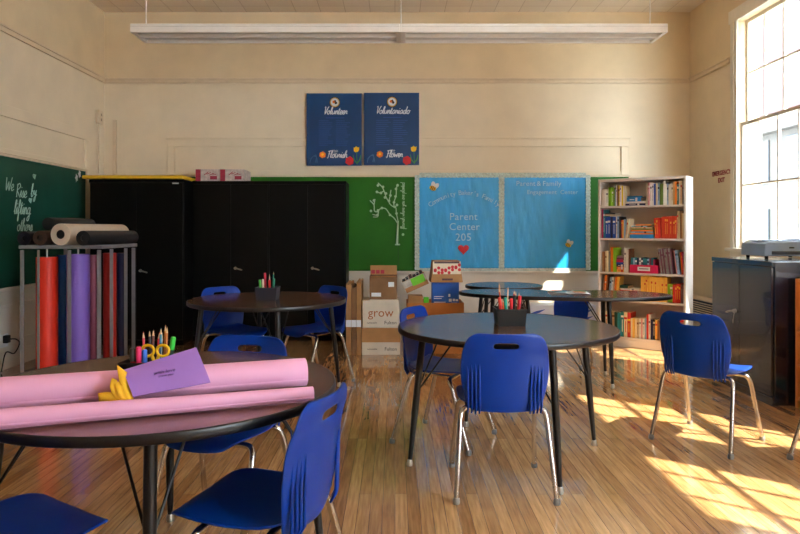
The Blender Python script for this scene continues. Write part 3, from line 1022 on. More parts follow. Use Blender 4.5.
# ------------------------------------------------------------------ posters
def poster(x0, x1, y0, y1, lab, title, small, script):
    X0, X1, Z1, Z0 = px(x0, YB), px(x1, YB), pz(y0, YB), pz(y1, YB)
    W, Hh = X1 - X0, Z1 - Z0
    t = thing('poster', lab, 'poster', (X0, YB - .040, Z0), 0, 'navy volunteer posters')
    bm = B(); box(bm, 0, W, -.002, 0, 0, Hh); ob('sheet', bm, POSTER, t, smooth=0)
    Mp = Matrix.Translation((0, -.0021, 0)) @ Matrix(((1, 0, 0, 0), (0, 0, -1, 0), (0, 1, 0, 0), (0, 0, 0, 1)))
    cx, cz = W * .51, Hh * .875
    bm = B(); prism(bm, disc_outline(.068, 32, cx, cz), 0, .0006, M=Mp, mi=0); prism(bm, disc_outline(.06, 32, cx, cz), .0006, .001, M=Mp, mi=1)
    prism(bm, disc_outline(.048, 32, cx, cz), .001, .0014, M=Mp, mi=2)
    for a, b, r in ((-.012, .006, .018), (.014, -.008, .016), (.004, .016, .012)):
        prism(bm, disc_outline(r, 12, cx + a, cz + b), .0014, .0018, M=Mp, mi=0 if a > 0 else 3)
    ob('emblem', bm, [INK_K, mat('emblem_gold', (196, 160, 90), .5, var=.1, scale=60), INK_W, ORANGE], t, smooth=0)
    size = .045
    Lw = script_len(title, size)
    bm = B(); script_bm(bm, title, W * .52 - Lw / 2, Hh * .71, size, .0056, Matrix.Translation((0, -.003, 0)), .25)
    ob('title_lettering', bm, INK_W, t, smooth=60)
    bm = B()
    for r in range(13):
        z = Hh * (.62 - .028 * r)
        for c0 in (.22, .53):
            ln = W * random.uniform(.16, .27)
            box(bm, W * c0, W * c0 + ln, -.003, -.0021, z - .0035, z + .0035)
    box(bm, W * .35, W * .68, -.003, -.0021, Hh * .655, Hh * .665)
    ob('small_print_lettering', bm, INK_LIL, t, smooth=0)
    for k, ln in enumerate(small):
        text('small_lettering', ln, .036, Matrix.Translation((W * .52, -.003, Hh * (.205 - .035 * k))) @ FRONT, INK_W, t, shear=.2)
    size = .044
    Lw = script_len(script, size)
    bm = B(); script_bm(bm, script, W * .52 - Lw / 2 + .02, Hh * .11, size, .0056, Matrix.Translation((0, -.003, 0)), .25)
    ob('script_lettering', bm, INK_W, t, smooth=60)

    def fl(name, petals, r, cx, cz, m, pr):
        bm = B()
        for k in range(petals):
            a = 2 * pi * k / petals + .4
            prism(bm, disc_outline(pr, 12, cx + r * cos(a), cz + r * sin(a)), 0, .0012 + .0002 * k, M=Mp)
        prism(bm, disc_outline(pr, 12, cx, cz), 0, .003, M=Mp)
        return ob(name, bm, m, t, smooth=0)
    fl('red_flower', 6, .03, W * .78, Hh * .065, RED, .026)
    fl('orange_flower', 6, .024, W * .29, Hh * .15, ORANGE, .018)
    bm = B(); prism(bm, disc_outline(.016, 12, W * .29, Hh * .155), .003, .0045, M=Mp); ob('flower_centre', bm, YEL, t, smooth=0)
    bm = B()
    prism(bm, [(W * .85, Hh * .25), (W * .855, Hh * .2), (W * .885, Hh * .185), (W * .93, Hh * .19), (W * .95, Hh * .215), (W * .955, Hh * .26), (W * .925, Hh * .25), (W * .90, Hh * .27), (W * .875, Hh * .25)][::-1], 0, .002, M=Mp)
    ob('yellow_tulip', bm, YEL, t, smooth=0)
    bm = B()
    tube(bm, smooth_path([(W * .905, -.003, Hh * .19), (W * .91, -.003, Hh * .1), (W * .915, -.003, Hh * .02)], 3), .004, 5)
    for s in (-1, 1):
        tube(bm, smooth_path([(W * .91, -.003, Hh * .03), (W * (.91 + .05 * s), -.003, Hh * .08), (W * (.91 + .07 * s), -.003, Hh * .15)], 3), [.004, .006, .008, .009, .007, .005, .002], 5)
    ob('flower_stem', bm, LEAF, t, smooth=60)
    bm = B()
    for k in range(4):
        tube(bm, smooth_path([(W * .06, -.003, Hh * (.03 + .02 * k)), (W * (.1 + .02 * k), -.003, Hh * (.12 + .01 * k)), (W * .18, -.003, Hh * .12), (W * (.2 - .015 * k), -.003, Hh * .04)], 3), .0028, 5)
    ob('leaf_outline', bm, mat('muted_blue_ink', (70, 110, 150), .6, var=.1, scale=60), t, smooth=60)


poster(307, 362, 94, 166, 'navy poster titled Volunteer on the back wall, above the tall cabinet', 'Volunteer', ['Help', 'Us'], 'Flourish')
poster(364, 419, 93.5, 165.5, 'navy poster titled Voluntariado, nearer the blue bulletin board', 'Voluntariado', ['Haz', 'Que'], 'Flower')

# exit lettering
t = thing('exit_lettering', 'small red EMERGENCY EXIT lettering on the wall beside the window', 'sign', (XR, 7.36, 1.88))
MX = Matrix.Rotation(-pi / 2, 4, 'Z') @ FRONT
text('line_of_lettering', 'EMERGENCY', .068, Matrix.Translation((-.002, 0, .035)) @ MX, mat('exit_red', (150, 14, 36), .6, var=.05), t, space=1.1, offset=.003)
text('line_of_lettering', 'EXIT', .068, Matrix.Translation((-.002, 0, -.045)) @ MX, MATS['exit_red'], t, space=1.1, offset=.003)

# conduits, outlets
t = thing('surface_outlet_box', 'small cream outlet box with a thin conduit, high in the corner on the side wall', 'outlet box', (XL, 7.97, 2.64))
bm = B(); box(bm, .002, .045, -.055, .055, -.08, .08, bev=.006); ob('box_body', bm, TRIM, t, smooth=0)
bm = B(); tube(bm, [(.012, 0, -.08), (.012, 0, -.68)], .009, 8); ob('conduit', bm, TRIM, t, smooth=60)
bm = B()
bm.free()
for z in (-.03, .03):
    bm = B()
    box(bm, .0452, .047, -.015, .015, z - .015, z + .015, bev=.0005)
    ob('socket', bm, mat('socket_grey', (150, 136, 116), .5, var=.05), t, smooth=0)
bm = B(); box(bm, px(113.5, YB), px(117, YB), YB - .03, YB - .001, 1.93, pz(120, YB), bev=.004)
tag(ob('wall_conduit', bm, TRIM, smooth=0), 'thin cream vertical conduit on the back wall above the corner cabinet', 'conduit')
t = thing('wall_outlet', 'low wall outlet with a black plug and looped cord near the rack', 'outlet', (XL + .0195, 6.02, .27))
bm = B(); box(bm, .002, .008, -.06, .06, -.06, .06, bev=.002); ob('plate', bm, INK_W, t, smooth=0)
bm = B(); box(bm, .0085, .05, -.03, .03, -.02, .05, bev=.006); ob('plug', bm, INK_K, t)
bm = B(); tube(bm, smooth_path([(.03, .03, .01), (.06, .09, .0), (.06, .15, -.05), (.05, .08, -.13), (.05, -.05, -.10), (.05, -.12, -.26)], 5), .006, 8); ob('cord', bm, INK_K, t, smooth=60)

# ------------------------------------------------------------------ ceiling light
t = thing('pendant_light', 'long white double-section fluorescent light hanging near the ceiling', 'ceiling light', (0, 5.99, 3.08))
fx0, fx1 = px(130, 5.99), px(668, 5.99)
LW = mat('lamp_white_metal', (236, 232, 226), .4, var=.03, scale=10)
LREF = mat('lamp_reflector', (196, 190, 182), .35, metal=.2, var=.04, scale=10)
fm = px(401, 5.99)
for a, b in ((fx0, fm - .01), (fm + .01, fx1)):
    bm = B()
    box(bm, a, b, 0, .36, .045, .075, bev=.004)
    box(bm, a, b, 0, .02, -.005, .0445, bev=.003)
    box(bm, a, b, .34, .36, -.005, .0445, bev=.003)
    box(bm, a, b, .165, .195, -.003, .0445, bev=.003)
    box(bm, a, a + .03, .0205, .3395, -.003, .0445); box(bm, b - .03, b, .0205, .3395, -.003, .0445)
    hs = ob('housing', bm, LW, t, smooth=0)
    for y0, y1 in ((.0205, .1645), (.1955, .3395)):
        bm = B(); box(bm, a + .031, b - .031, y0, y1, .036, .0448); ob('reflector', bm, LREF, t, smooth=0)
        bm = B(); tube(bm, [(a + .04, (y0 + y1) / 2, .018), (b - .04, (y0 + y1) / 2, .018)], .013, 12); ob('tube_lamp', bm, mat('unlit_tube', (214, 214, 212), .3, var=.02), t, smooth=60)
bm = B(); box(bm, fm - .0095, fm + .0095, .0, .36, -.006, .074, bev=.002); ob('joiner', bm, LW, t, smooth=0)
for x in (146, 401, 650):
    X = px(x, 6.17)
    bm = B(); tube(bm, [(X, .18, .075), (X, .18, ZC - 3.08)], .007, 8); c = ob('suspension_rod', bm, LW, t, smooth=60)
    bm = B(); tube(bm, [(X, .18, ZC - 3.11), (X, .18, ZC - 3.081)], [.05, .06], 16); ob('canopy', bm, LW, c, smooth=60)

# ------------------------------------------------------------------ paper roll rack
RX0, RX1, RY0, RY1, RZ = px(20, 5.6), px(101, 5.6), 5.6, 6.37, 1.15
t = thing('paper_rack', 'grey steel rack holding upright coloured paper rolls beside the teal chalkboard', 'rack', (0, 0, 0))
bm = B()
for k, x in enumerate((RX0, RX0 + .15, RX0 + .405, RX1)):
    pass
bm.free()


def post(x, y, w=.034, z1=RZ - .04):
    bm = B()
    box(bm, x, x + w, y, y + .004, 0, z1)
    box(bm, x, x + .004, y + .0041, y + w, 0, z1)
    ob('post', bm, RACK, t, smooth=0)


for x in (RX0, RX0 + .145, RX0 + .40, RX1 - .034):
    post(x, RY0, .034 if x != RX0 + .145 else .02)
for x in (RX0, RX1 - .034):
    post(x, RY1 - .034)
post(RX1 - .03, RY0 + .24, .03); post(RX1 - .03, RY0 + .55, .03)
bm = B()
box(bm, RX0 - .01, RX1 + .006, RY0 - .006, RY1 + .004, RZ - .03, RZ, bev=.003)
ob('top_tray', bm, RACK, t, smooth=0)
bm = B()
box(bm, RX0 + .005, RX1 - .005, RY0 + .005, RY1 - .005, .05, .075, bev=.002)
ob('base_tray', bm, RACK, t, smooth=0)
for x, y in ((px(47, 5.74), 5.74), (px(78.25, 5.73), 5.73)):
    bm = B(); tube(bm, [(x, y, .0752), (x, y, RZ - .031)], .008, 8); ob('spindle', bm, STEEL, t, smooth=60)


def vroll(xp, xq, Y, ytop, rgb, lab):
    X = px((xp + xq) / 2, Y)
    r = (xq - xp) * Y / F / 2
    z1 = pz(ytop, Y)
    bm = B()
    n = 28
    tube(bm, [(0, 0, 0), (0, 0, z1 - .0755)], r, n, cap=False)
    tube(bm, [(0, 0, 0), (0, 0, z1 - .0755)], .022, 16, mi=1, cap=False)
    for z in (0, z1 - .0755):
        vi = [bm.verts.new((.022 * cos(2 * pi * k / n), .022 * sin(2 * pi * k / n), z)) for k in range(n)]
        vo = [bm.verts.new((r * cos(2 * pi * k / n), r * sin(2 * pi * k / n), z)) for k in range(n)]
        for k in range(n):
            bm.faces.new((vi[k], vi[(k + 1) % n], vo[(k + 1) % n], vo[k]))
    o = ob('upright_paper_roll', bm, [mat('roll_%d_%d_%d' % rgb, rgb, .5, var=.04, scale=5), KRAFT], smooth=40)
    o.location = (X, Y, .0755)
    tag(o, lab, 'paper roll', 'upright paper rolls in the rack')


vroll(37, 57, 5.74, 257, (232, 52, 30), 'bright red-orange upright paper roll at the open side of the rack')
vroll(67.5, 89, 5.73, 254, (128, 96, 196), 'wide lilac upright paper roll in the middle of the rack')
vroll(57, 66, 5.93, 255, (24, 104, 196), 'narrow royal blue upright paper roll behind the red-orange one')
vroll(89, 96.5, 5.9, 255, (124, 52, 76), 'maroon upright paper roll peeking out beside the lilac one')
vroll(103.5, 116, 5.95, 253, (170, 34, 26), 'deep red upright paper roll seen through the rack end panel')
vroll(117.5, 127, 6.22, 253, (26, 30, 70), 'navy upright paper roll at the far end of the rack')
vroll(60.5, 66, 6.2, 275, (196, 196, 200), 'thin white upright paper roll between the blue and lilac rolls')


def hroll(xc, yc, Y, r, L, rgb, lab, ang=12, core=True, core_m=INK_K):
    X, Z = px(xc, Y), RZ + .0005 + r
    bm = B()
    n = 28
    d = Vector((sin(R(ang)), cos(R(ang)), 0))
    tube(bm, [(0, 0, 0), d * L], r, n, cap=False)
    rc = r * .42
    u = Vector((cos(R(ang)), -sin(R(ang)), 0))
    for q in (0, L):
        vi = [bm.verts.new(d * q + (u * cos(2 * pi * k / n) + Vector((0, 0, 1)) * sin(2 * pi * k / n)) * rc) for k in range(n)]
        vo = [bm.verts.new(d * q + (u * cos(2 * pi * k / n) + Vector((0, 0, 1)) * sin(2 * pi * k / n)) * r) for k in range(n)]
        for k in range(n):
            f = bm.faces.new((vi[k], vi[(k + 1) % n], vo[(k + 1) % n], vo[k]))
            f.material_index = 0
    tube(bm, [d * .002, d * (L - .002)], rc, n, mi=1, cap=False)
    tube(bm, [d * .02, d * .021], rc, n, mi=1)
    o = ob('paper_roll', bm, [mat('roll_%d_%d_%d' % rgb, rgb, .55, var=.04, scale=5), core_m], smooth=40)
    o.location = (X, Y, Z)
    tag(o, lab, 'paper roll', 'paper rolls lying on the rack')


hroll(60.5, 232, 5.57, .092, .90, (206, 190, 172), 'thick white paper roll lying on top of the rack', 9)
hroll(83, 236, 5.50, .062, .80, (24, 24, 28), 'black paper roll lying on the rack, nearest the tall corner cabinet doors', 7)
hroll(40, 236.5, 5.58, .062, .85, (58, 38, 30), 'brown paper roll lying beside the thick white roll', 4)
hroll(24, 236.5, 5.60, .058, .80, (22, 22, 34), 'dark navy paper roll lying at the chalkboard side of the rack', 2)
o_ = Matrix()
bm = B()
tube(bm, [(0, 0, 0), (.04, .70, 0)], .055, 24)
o = ob('paper_roll', bm, MATS['roll_24_24_28'], smooth=40)
o.location = (px(47, 5.7), 5.72, RZ + .184)
tag(o, 'black paper roll stacked on top, resting behind the thick white roll', 'paper roll', 'paper rolls lying on the rack')

# ------------------------------------------------------------------ cartons by the board
YG = 6.76
gx0, gx1 = px(362, YG), px(399, YG)


def carton(name, lab, x0, x1, y0, y1, z0, z1, m, group='cardboard boxes piled below the chalkboard', rz=0):
    t = thing(name, lab, 'box', ((x0 + x1) / 2, (y0 + y1) / 2, z0), rz, group)
    w, d, h = (x1 - x0) / 2, (y1 - y0) / 2, z1 - z0
    bm = B(); box(bm, -w, w, -d, d, 0, h, bev=.004)
    ob('carton_body', bm, m, t, smooth=0)
    return t, w, d, h


BROWN_INK = mat('brown_ink', (170, 96, 44), .7, var=.06, scale=60)
t, w, d, h = carton('carton', 'white carton with dark print at the bottom of the grow stack, brown flap over it', gx0, gx1 + .01, YG, YG + .36, 0, .278, WHITEBOX)
bm = B(); box(bm, -w - .003, w + .003, -d - .006, -d - .001, .13, h - .001, bev=.001); ob('flap', bm, KRAFT, t, smooth=0)['label'] = 'brown cardboard flap'
text('printed_lettering', 'Fulton', .05, Matrix.Translation((.10, -d - .001, .06)) @ FRONT, INK_K, t)
text('printed_lettering', 'sustainable', .024, Matrix.Translation((-.09, -d - .001, .06)) @ FRONT, INK_K, t)
t, w, d, h = carton('carton', 'white carton printed grow, stacked on the bottom carton', gx0 + .004, gx1, YG + .01, YG + .35, .2785, .558, WHITEBOX)
text('printed_lettering', 'grow', .125, Matrix.Translation((-.0, -d - .001, .15)) @ FRONT, BROWN_INK, t)
text('printed_lettering', 'Fulton', .05, Matrix.Translation((.10, -d - .001, .05)) @ FRONT, INK_K, t)
text('printed_lettering', 'sustainable', .024, Matrix.Translation((-.09, -d - .001, .05)) @ FRONT, INK_K, t)
Y3 = 6.86
t, w, d, h = carton('carton', 'dark brown open carton on top of the grow carton', px(369.5, Y3), px(397, Y3), Y3, Y3 + .26, .5585, .80, KRAFT_D)
bm = B(); box(bm, -w, w, d - .004, d, 0, .10, bev=.001, M=Matrix.Translation((0, 0, h - .001)))
ob('flap', bm, KRAFT, t, smooth=0)
bm = B(); box(bm, -w + .01, w - .01, -d - .06, -d - .0, -.003, .001, bev=.001, M=Matrix.Translation((0, 0, h + .002)) )
ob('flap', bm, KRAFT, t, smooth=0)
bm = B(); box(bm, -w + .02, -w + .12, -d - .002, -d - .0005, .03, .07); ob('paper_label', bm, INK_W, t, smooth=0); bm = B(); box(bm, w - .09, w - .03, -d - .002, -d - .0005, .13, .18, M=Matrix.Rotation(.0, 4, 'Y'))
ob('paper_label', bm, INK_W, t, smooth=0)
bm = B()
for k in range(3):
    box(bm, -w + .01 + .05 * k, -w + .05 + .05 * k, d - .006, d - .0042, h + .01, h + .05)
ob('printed_pattern', bm, MATS['crimson_print'], t, smooth=0)
# big low carton
YK = 6.83
t = thing('open_carton', 'wide orange-brown open carton under the pile of boxes beside the table', 'box', (px(407, YK), YK, 0), 0, 'cardboard boxes piled below the chalkboard')
Wk, Dk, Hk = px(464, YK) - px(407, YK), .40, .525
bm = B()
box(bm, 0, Wk, 0, .006, 0, Hk); box(bm, 0, Wk, Dk - .006, Dk, 0, Hk); box(bm, 0, .006, .0061, Dk - .0061, 0, Hk); box(bm, Wk - .006, Wk, .0061, Dk - .0061, 0, Hk)
box(bm, .0061, Wk - .0061, .0061, Dk - .0061, 0, .006)
ob('carton_body', bm, KRAFT_O, t, smooth=0)
bm = B(); box(bm, .0061, Wk - .0061, .0061, Dk - .0061, Hk - .06, Hk - .05); ob('inner_flap', bm, KRAFT, t, smooth=0)
kx = px(407, YK)
# contents standing on the inner flaps
ZI = Hk - .0495
t, w, d, h = carton('small_carton', 'plain light brown small box beside the green cube', kx + .012, kx + .165, YK + .02, YK + .2, ZI, .595, KRAFT)
bm = B(); box(bm, 0, .052, 0, .052, 0, .06, bev=.004)
tag(ob('green_cube', bm, mat('lime_green', (84, 214, 40), .5, var=.05), loc=(kx + .175, YK + .02, ZI + .045)), 'small bright lime green cube next to the blue box', 'cube')
bm = B(); box(bm, 0, .053, 0, .06, 0, .044, bev=.003)
tag(ob('small_carton', bm, KRAFT, loc=(kx + .174, YK + .02, ZI)), 'tiny brown box beneath the lime green cube', 'box', 'cardboard boxes piled below the chalkboard')
Yb = YK + .03
t, w, d, h = carton('blue_box', 'bright blue printed box standing in the orange-brown carton', px(432, Yb), px(459, Yb), Yb, Yb + .16, ZI, pz(282, Yb), mat('blue_box_print', (16, 92, 190), .45, var=.06, scale=20))
bm = B()
for k, (x, z, ww, hh) in enumerate(((-.12, .11, .1, .006), (-.12, .09, .08, .006), (-.12, .05, .12, .009), (.03, .11, .02, .03), (.035, .06, .03, .03), (.075, .065, .025, .025), (.105, .065, .025, .02), (.06, .025, .06, .024))):
    box(bm, x, x + ww, -d - .002, -d - .0003, z, z + hh)
ob('printed_pattern', bm, INK_W, t, smooth=0)
# produce box on top
zt = pz(282, Yb) + .001
t = thing('produce_box', 'cardboard tray printed with red fruit on top of the blue box', 'box', ((px(431, Yb) + px(461, Yb)) / 2, Yb + .08, zt), R(2), 'cardboard boxes piled below the chalkboard')
wb, wt, dd, hh = .165, .135, .14, .22
bm = B()
vb = [bm.verts.new(v) for v in ((-wb, -dd, 0), (wb, -dd, 0), (wb, dd, 0), (-wb, dd, 0))]
vt = [bm.verts.new(v) for v in ((-wt, -dd + .02, hh), (wt, -dd + .02, hh), (wt, dd - .02, hh), (-wt, dd - .02, hh))]
bm.faces.new(vb[::-1]); bm.faces.new(vt)
for k in range(4):
    bm.faces.new((vb[k], vb[(k + 1) % 4], vt[(k + 1) % 4], vt[k]))
ob('carton_body', bm, KRAFT, t, smooth=0)
Ms = Matrix.Translation((0, -dd - .002, 0)) @ Matrix.Rotation(-atan2(.02, hh), 4, 'X')
bm = B(); box(bm, -.145, .145, -.002, -.0002, .085, .215, M=Ms); ob('picture_panel', bm, mat('cream_print', (230, 214, 190), .6, var=.06, scale=20), t, smooth=0)
bm = B()
for k in range(16):
    x, z = -.12 + .25 * (k % 8) / 7, .10 + .028 * (k // 8) + .02 * (k % 3 == 0) + (.03 if k % 8 > 4 else 0)
    prism(bm, disc_outline(.017, 10, x, z), .0021, .004, M=Ms @ Matrix(((1, 0, 0, 0), (0, 0, -1, 0), (0, 1, 0, 0), (0, 0, 0, 1))))
ob('fruit_picture', bm, RED, t, smooth=0)
bm = B(); box(bm, -.13, .13, -.004, -.0021, .195, .214, M=Ms); box(bm, -.05, .06, -.004, -.0002, .02, .04, M=Ms); ob('printed_band', bm, mat('dark_plum', (70, 40, 50), .6, var=.2, scale=30), t, smooth=0)
# leaning box of books
Yl = 6.87
t = thing('leaning_carton', 'tilted open carton with a lime green label leaning on the pile', 'box', (px(407, Yl), Yl + .06, pz(295, Yl) + .012), 0, 'cardboard boxes piled below the chalkboard')
t.rotation_euler = (0, R(-24), 0)
bm = B(); box(bm, 0, .255, 0, .2, 0, .125, bev=.003); ob('carton_body', bm, KRAFT, t, smooth=0)
bm = B(); box(bm, .0, .255, -.0025, -.0005, .05, .124); ob('printed_panel', bm, mat('grey_print', (190, 186, 180), .6, var=.25, scale=24), t, smooth=0)
bm = B(); box(bm, .09, .235, -.0045, -.0026, .04, .12); ob('green_label', bm, mat('lime_label', (110, 200, 40), .5, var=.05), t, smooth=0)
bm = B()
for k in range(6):
    box(bm, .008 + .04 * k, .04 + .04 * k, .01, .19, .1252, .14 + .008 * (k % 3), bev=.002, mi=k % 3)
ob('contents', bm, [INK_K, INK_W, MATS['crimson_print']], t, smooth=0)
# flattened cartons
Yf = 6.74
for k, (a, b, zt, ry) in enumerate(((346, 351, 284, 0), (351.5, 356, 287, .0), (356.5, 361, 282, 0))):
    bm = B()
    x0, x1 = px(a, Yf), px(b, Yf)
    w = x1 - x0
    for j in range(3):
        box(bm, w * j / 3 + .0005, w * (j + 1) / 3 - .0005, .002 * j, .5, 0, pz(zt, Yf) - .01 * (j == 1), bev=.001)
    box(bm, -.001, w + .001, -.003, -.0005, .29, .36, mi=1)
    o = ob('flattened_carton', bm, [KRAFT if k != 1 else KRAFT_D, INK_W], smooth=0)
    o.location = (x0, Yf, 0)
    tag(o, ['flattened brown carton on edge, the one beside the tall cabinet', 'darker flattened carton on edge, middle of the three', 'flattened brown carton on edge, the one touching the grow cartons'][k], 'box', 'flattened cartons standing on edge')

# white carton on the floor against the wall, behind the kidney table
Yc = 7.72
t, w, d, h = carton('white_carton', 'white carton with blue swooshes on the floor behind the kidney-shaped table', px(526, Yc), px(596, Yc), Yc, Yc + .3, 0, .40, mat('cool_white_print', (216, 222, 236), .5, var=.03))
bm = B()
for x in (-.36, .2):
    for z in (.30, .22):
        tube(bm, smooth_path([(x, -d - .002, z), (x + .09, -d - .002, z + .022), (x + .17, -d - .002, z + .05)], 4), [.004, .008, .012, .016, .016, .014, .01, .006, .003], 6)
ob('printed_swoosh', bm, mat('swoosh_blue', (60, 96, 190), .5, var=.05), t, smooth=60)

# ------------------------------------------------------------------ bookcase and books
BL = Vector((2.273, 7.39, 0))
ub = Vector((.79, -.613, 0)).normalized()
BWid, BDep, BHt = .93, .285, 1.845
AB = atan2(ub.y, ub.x)
t = thing('bookcase', 'tall white bookcase full of books, set at an angle in the corner', 'bookcase', BL, AB)
bm = B(); box(bm, 0, .024, 0, BDep, 0, BHt, bev=.003); ob('side_panel', bm, BOOKCASE, t, smooth=0)
bm = B(); box(bm, BWid - .024, BWid, 0, BDep, 0, BHt, bev=.003); ob('side_panel', bm, BOOKCASE, t, smooth=0)
bm = B(); box(bm, .0245, BWid - .0245, BDep - .012, BDep - .002, .1, BHt - .004); ob('back_panel', bm, BOOKCASE, t, smooth=0)
bm = B(); box(bm, .0245, BWid - .0245, .0, BDep - .0125, BHt - .03, BHt, bev=.003); ob('top_panel', bm, BOOKCASE, t, smooth=0)
bm = B(); box(bm, .0245, BWid - .0245, .004, .02, 0, .085, bev=.003); ob('kickboard', bm, BOOKCASE, t, smooth=0)
SH = [1.545, 1.19, .815, .515, .108]
for z in SH:
    bm = B(); box(bm, .0245, BWid - .0245, .003, BDep - .0125, z - .022, z, bev=.002); ob('shelf', bm, BOOKCASE, t, smooth=0)
MB_ = Matrix.Translation(BL) @ Matrix.Rotation(AB, 4, 'Z')


def tb(p):
    return ((p - VX) * BL.y - F * BL.x) / (F * ub.x - ub.y * (p - VX))


CN = {'white': (240, 236, 230), 'cream': (236, 220, 184), 'lime green': (142, 196, 40), 'pale blue': (150, 184, 216), 'yellow': (240, 206, 40), 'brown': (128, 78, 44),
      'royal blue': (30, 82, 180), 'sky blue': (36, 138, 204), 'navy': (28, 34, 84), 'beige': (206, 184, 150), 'olive green': (104, 134, 60), 'orange': (240, 130, 34),
      'teal': (36, 128, 140), 'grey': (140, 138, 140), 'red': (206, 44, 34), 'scarlet': (216, 70, 44), 'black': (30, 28, 32), 'tan': (190, 150, 104), 'magenta': (190, 30, 90),
      'pink': (222, 150, 160), 'golden yellow': (248, 194, 84), 'plum': (110, 60, 84), 'dark green': (30, 74, 60)}
SHN = ['top', 'second', 'third', 'fourth', 'lowest']
ORD = ['first', 'second', 'third', 'fourth', 'fifth', 'sixth', 'seventh', 'eighth', 'ninth', 'tenth', 'eleventh', 'twelfth']
for a in ('thir', 'four', 'fif', 'six', 'seven', 'eigh', 'nine'):
    ORD.append(a + 'teenth')
ORD.append('twentieth')
for a in ORD[:9]:
    ORD.append('twenty-' + a)
ORD.append('thirtieth')
for a in ORD[:9]:
    ORD.append('thirty-' + a)
CNT = [0] * 5
USED = {}


def bmat(c):
    return mat('book_' + c.replace(' ', '_'), CN[c], .5, var=.06, scale=30)


def book_mesh(th, dep, ht, c, band, bandpos):
    bm = B()
    k = .0022
    box(bm, 0, th, 0, k, 0, ht, mi=0)
    box(bm, 0, k, k, dep, 0, ht, mi=0)
    box(bm, th - k, th, k, dep, 0, ht, mi=0)
    box(bm, k, th - k, k, dep - .003, .003, ht - .003, mi=1)
    if band and th > .006 and random.random() < .5:
        box(bm, .001, th - .001, -.0006, -.0001, ht * bandpos, ht * bandpos + .022, mi=2)
        box(bm, th * .4, th * .6, -.0006, -.0001, ht * .2, ht * (bandpos - .08), mi=2)
    return ob('book', bm, [bmat(c), PAGES, bmat(band or c)], smooth=0)


BANDS = {'white': 'grey', 'cream': 'red', 'lime green': 'white', 'yellow': 'brown', 'red': 'yellow', 'scarlet': 'golden yellow', 'navy': 'white', 'royal blue': 'white', 'orange': 'white',
         'golden yellow': 'scarlet', 'grey': 'plum', 'teal': 'white', 'black': 'white', 'tan': 'navy', 'beige': 'brown', 'pink': 'white', 'pale blue': 'navy', 'sky blue': 'white'}


def book_label(c, sh, how, tall):
    key = (c, sh, how)
    n = USED.get(key, 0)
    USED[key] = n + 1
    return '%s %s%s book on the %s bookcase shelf, counted from the chalkboard end' % (ORD[n], how, c, SHN[sh])


def uprights(sh, p0, p1, top_px, floor_px, cols, lean=0.0):
    """cols: list of colour names; spans pixel p0..p1; heights from pixels (top and shelf) at that place"""
    t0, t1 = max(.0265, tb(p0)), min(.9035, tb(p1))
    Yl_ = BL.y + ub.y * (t0 + t1) / 2
    ht0 = (floor_px - top_px) * Yl_ / F
    n = len(cols)
    th = (t1 - t0) / n
    ht0 = min(ht0, ([BHt - .03] + [z - .022 for z in SH])[sh] - SH[sh] - .008 - th * abs(sin(lean)))
    for k, c in enumerate(cols):
        ht = ht0 * random.uniform(.955, 1.0)
        dep = random.uniform(.15, .19)
        o = book_mesh(th - .0012, dep, ht, c, BANDS.get(c), random.choice((.72, .78, .66)))
        x = t0 + th * k + .0006
        z = SH[sh] + .0006
        Mx = Matrix.Rotation(lean, 4, 'Y')
        if lean < 0:                       # tops towards the chalkboard end: pivot on the far lower corner
            z += 0
        if lean > 0:
            z += th * sin(lean)
        o.matrix_world = MB_ @ Matrix.Translation((x, random.uniform(.012, .03), z)) @ Mx
        tag(o, book_label(c, sh, 'leaning ' if abs(lean) > .02 else 'upright ', ht), 'book', 'books on the %s bookcase shelf' % SHN[sh])


def flats(sh, p0, p1, rows, base=0.0):
    """rows bottom-up: (colour, thickness, x-inset0, x-inset1)"""
    t0, t1 = max(.0265, tb(p0)), min(.9035, tb(p1))
    z = SH[sh] + .0006 + base
    for c, th, a, b in rows:
        w = (t1 - t0) - a - b
        o = book_mesh(th - .0008, .19, w, c, BANDS.get(c), .6)
        o.matrix_world = MB_ @ Matrix.Translation((t0 + a, random.uniform(.012, .03), z + th)) @ Matrix.Rotation(pi / 2, 4, 'Y')
        z += th
        tag(o, book_label(c, sh, 'flat-lying ', 0), 'book', 'books on the %s bookcase shelf' % SHN[sh])


def a1(x):
    return 595 + x / 8.0


f1, f2 = 205.2, 238.0
y1 = lambda y: 175 + y / 8.0
uprights(0, a1(48), a1(101), y1(102), f1, ['white', 'white', 'white'])
uprights(0, a1(103), a1(152), y1(90), f1, ['lime green', 'lime green', 'lime green', 'olive green'])
uprights(0, a1(154), a1(170), y1(70), f1, ['pale blue', 'white'])
uprights(0, a1(170), a1(218), y1(75), f1, ['brown', 'yellow', 'white', 'yellow'])
uprights(0, a1(219), a1(235), y1(78), f1, ['white', 'cream'], 0)
flats(0, a1(240), a1(400), [('navy', .022, 0, 0), ('white', .022, .0, .005), ('sky blue', .042, .012, .05), ('sky blue', .018, .02, .03)])
uprights(0, a1(403), a1(465), y1(57), f1, ['white', 'pink', 'white', 'white'])
uprights(0, a1(467), a1(512), y1(64), f1, ['royal blue', 'beige', 'pale blue'])
uprights(0, a1(514), a1(541), y1(66), f1, ['olive green', 'olive green'])
uprights(0, a1(542), a1(556), y1(46), f1, ['white'])
uprights(0, a1(557), a1(619), y1(72), f1, ['white', 'pale blue', 'white', 'white', 'white'])
uprights(0, a1(620), a1(650), y1(56), f1, ['tan', 'orange'])
uprights(0, a1(651), a1(665), y1(72), f1, ['teal'])
uprights(0, a1(666), a1(705), y1(46), f1, ['white', 'cream', 'grey'])

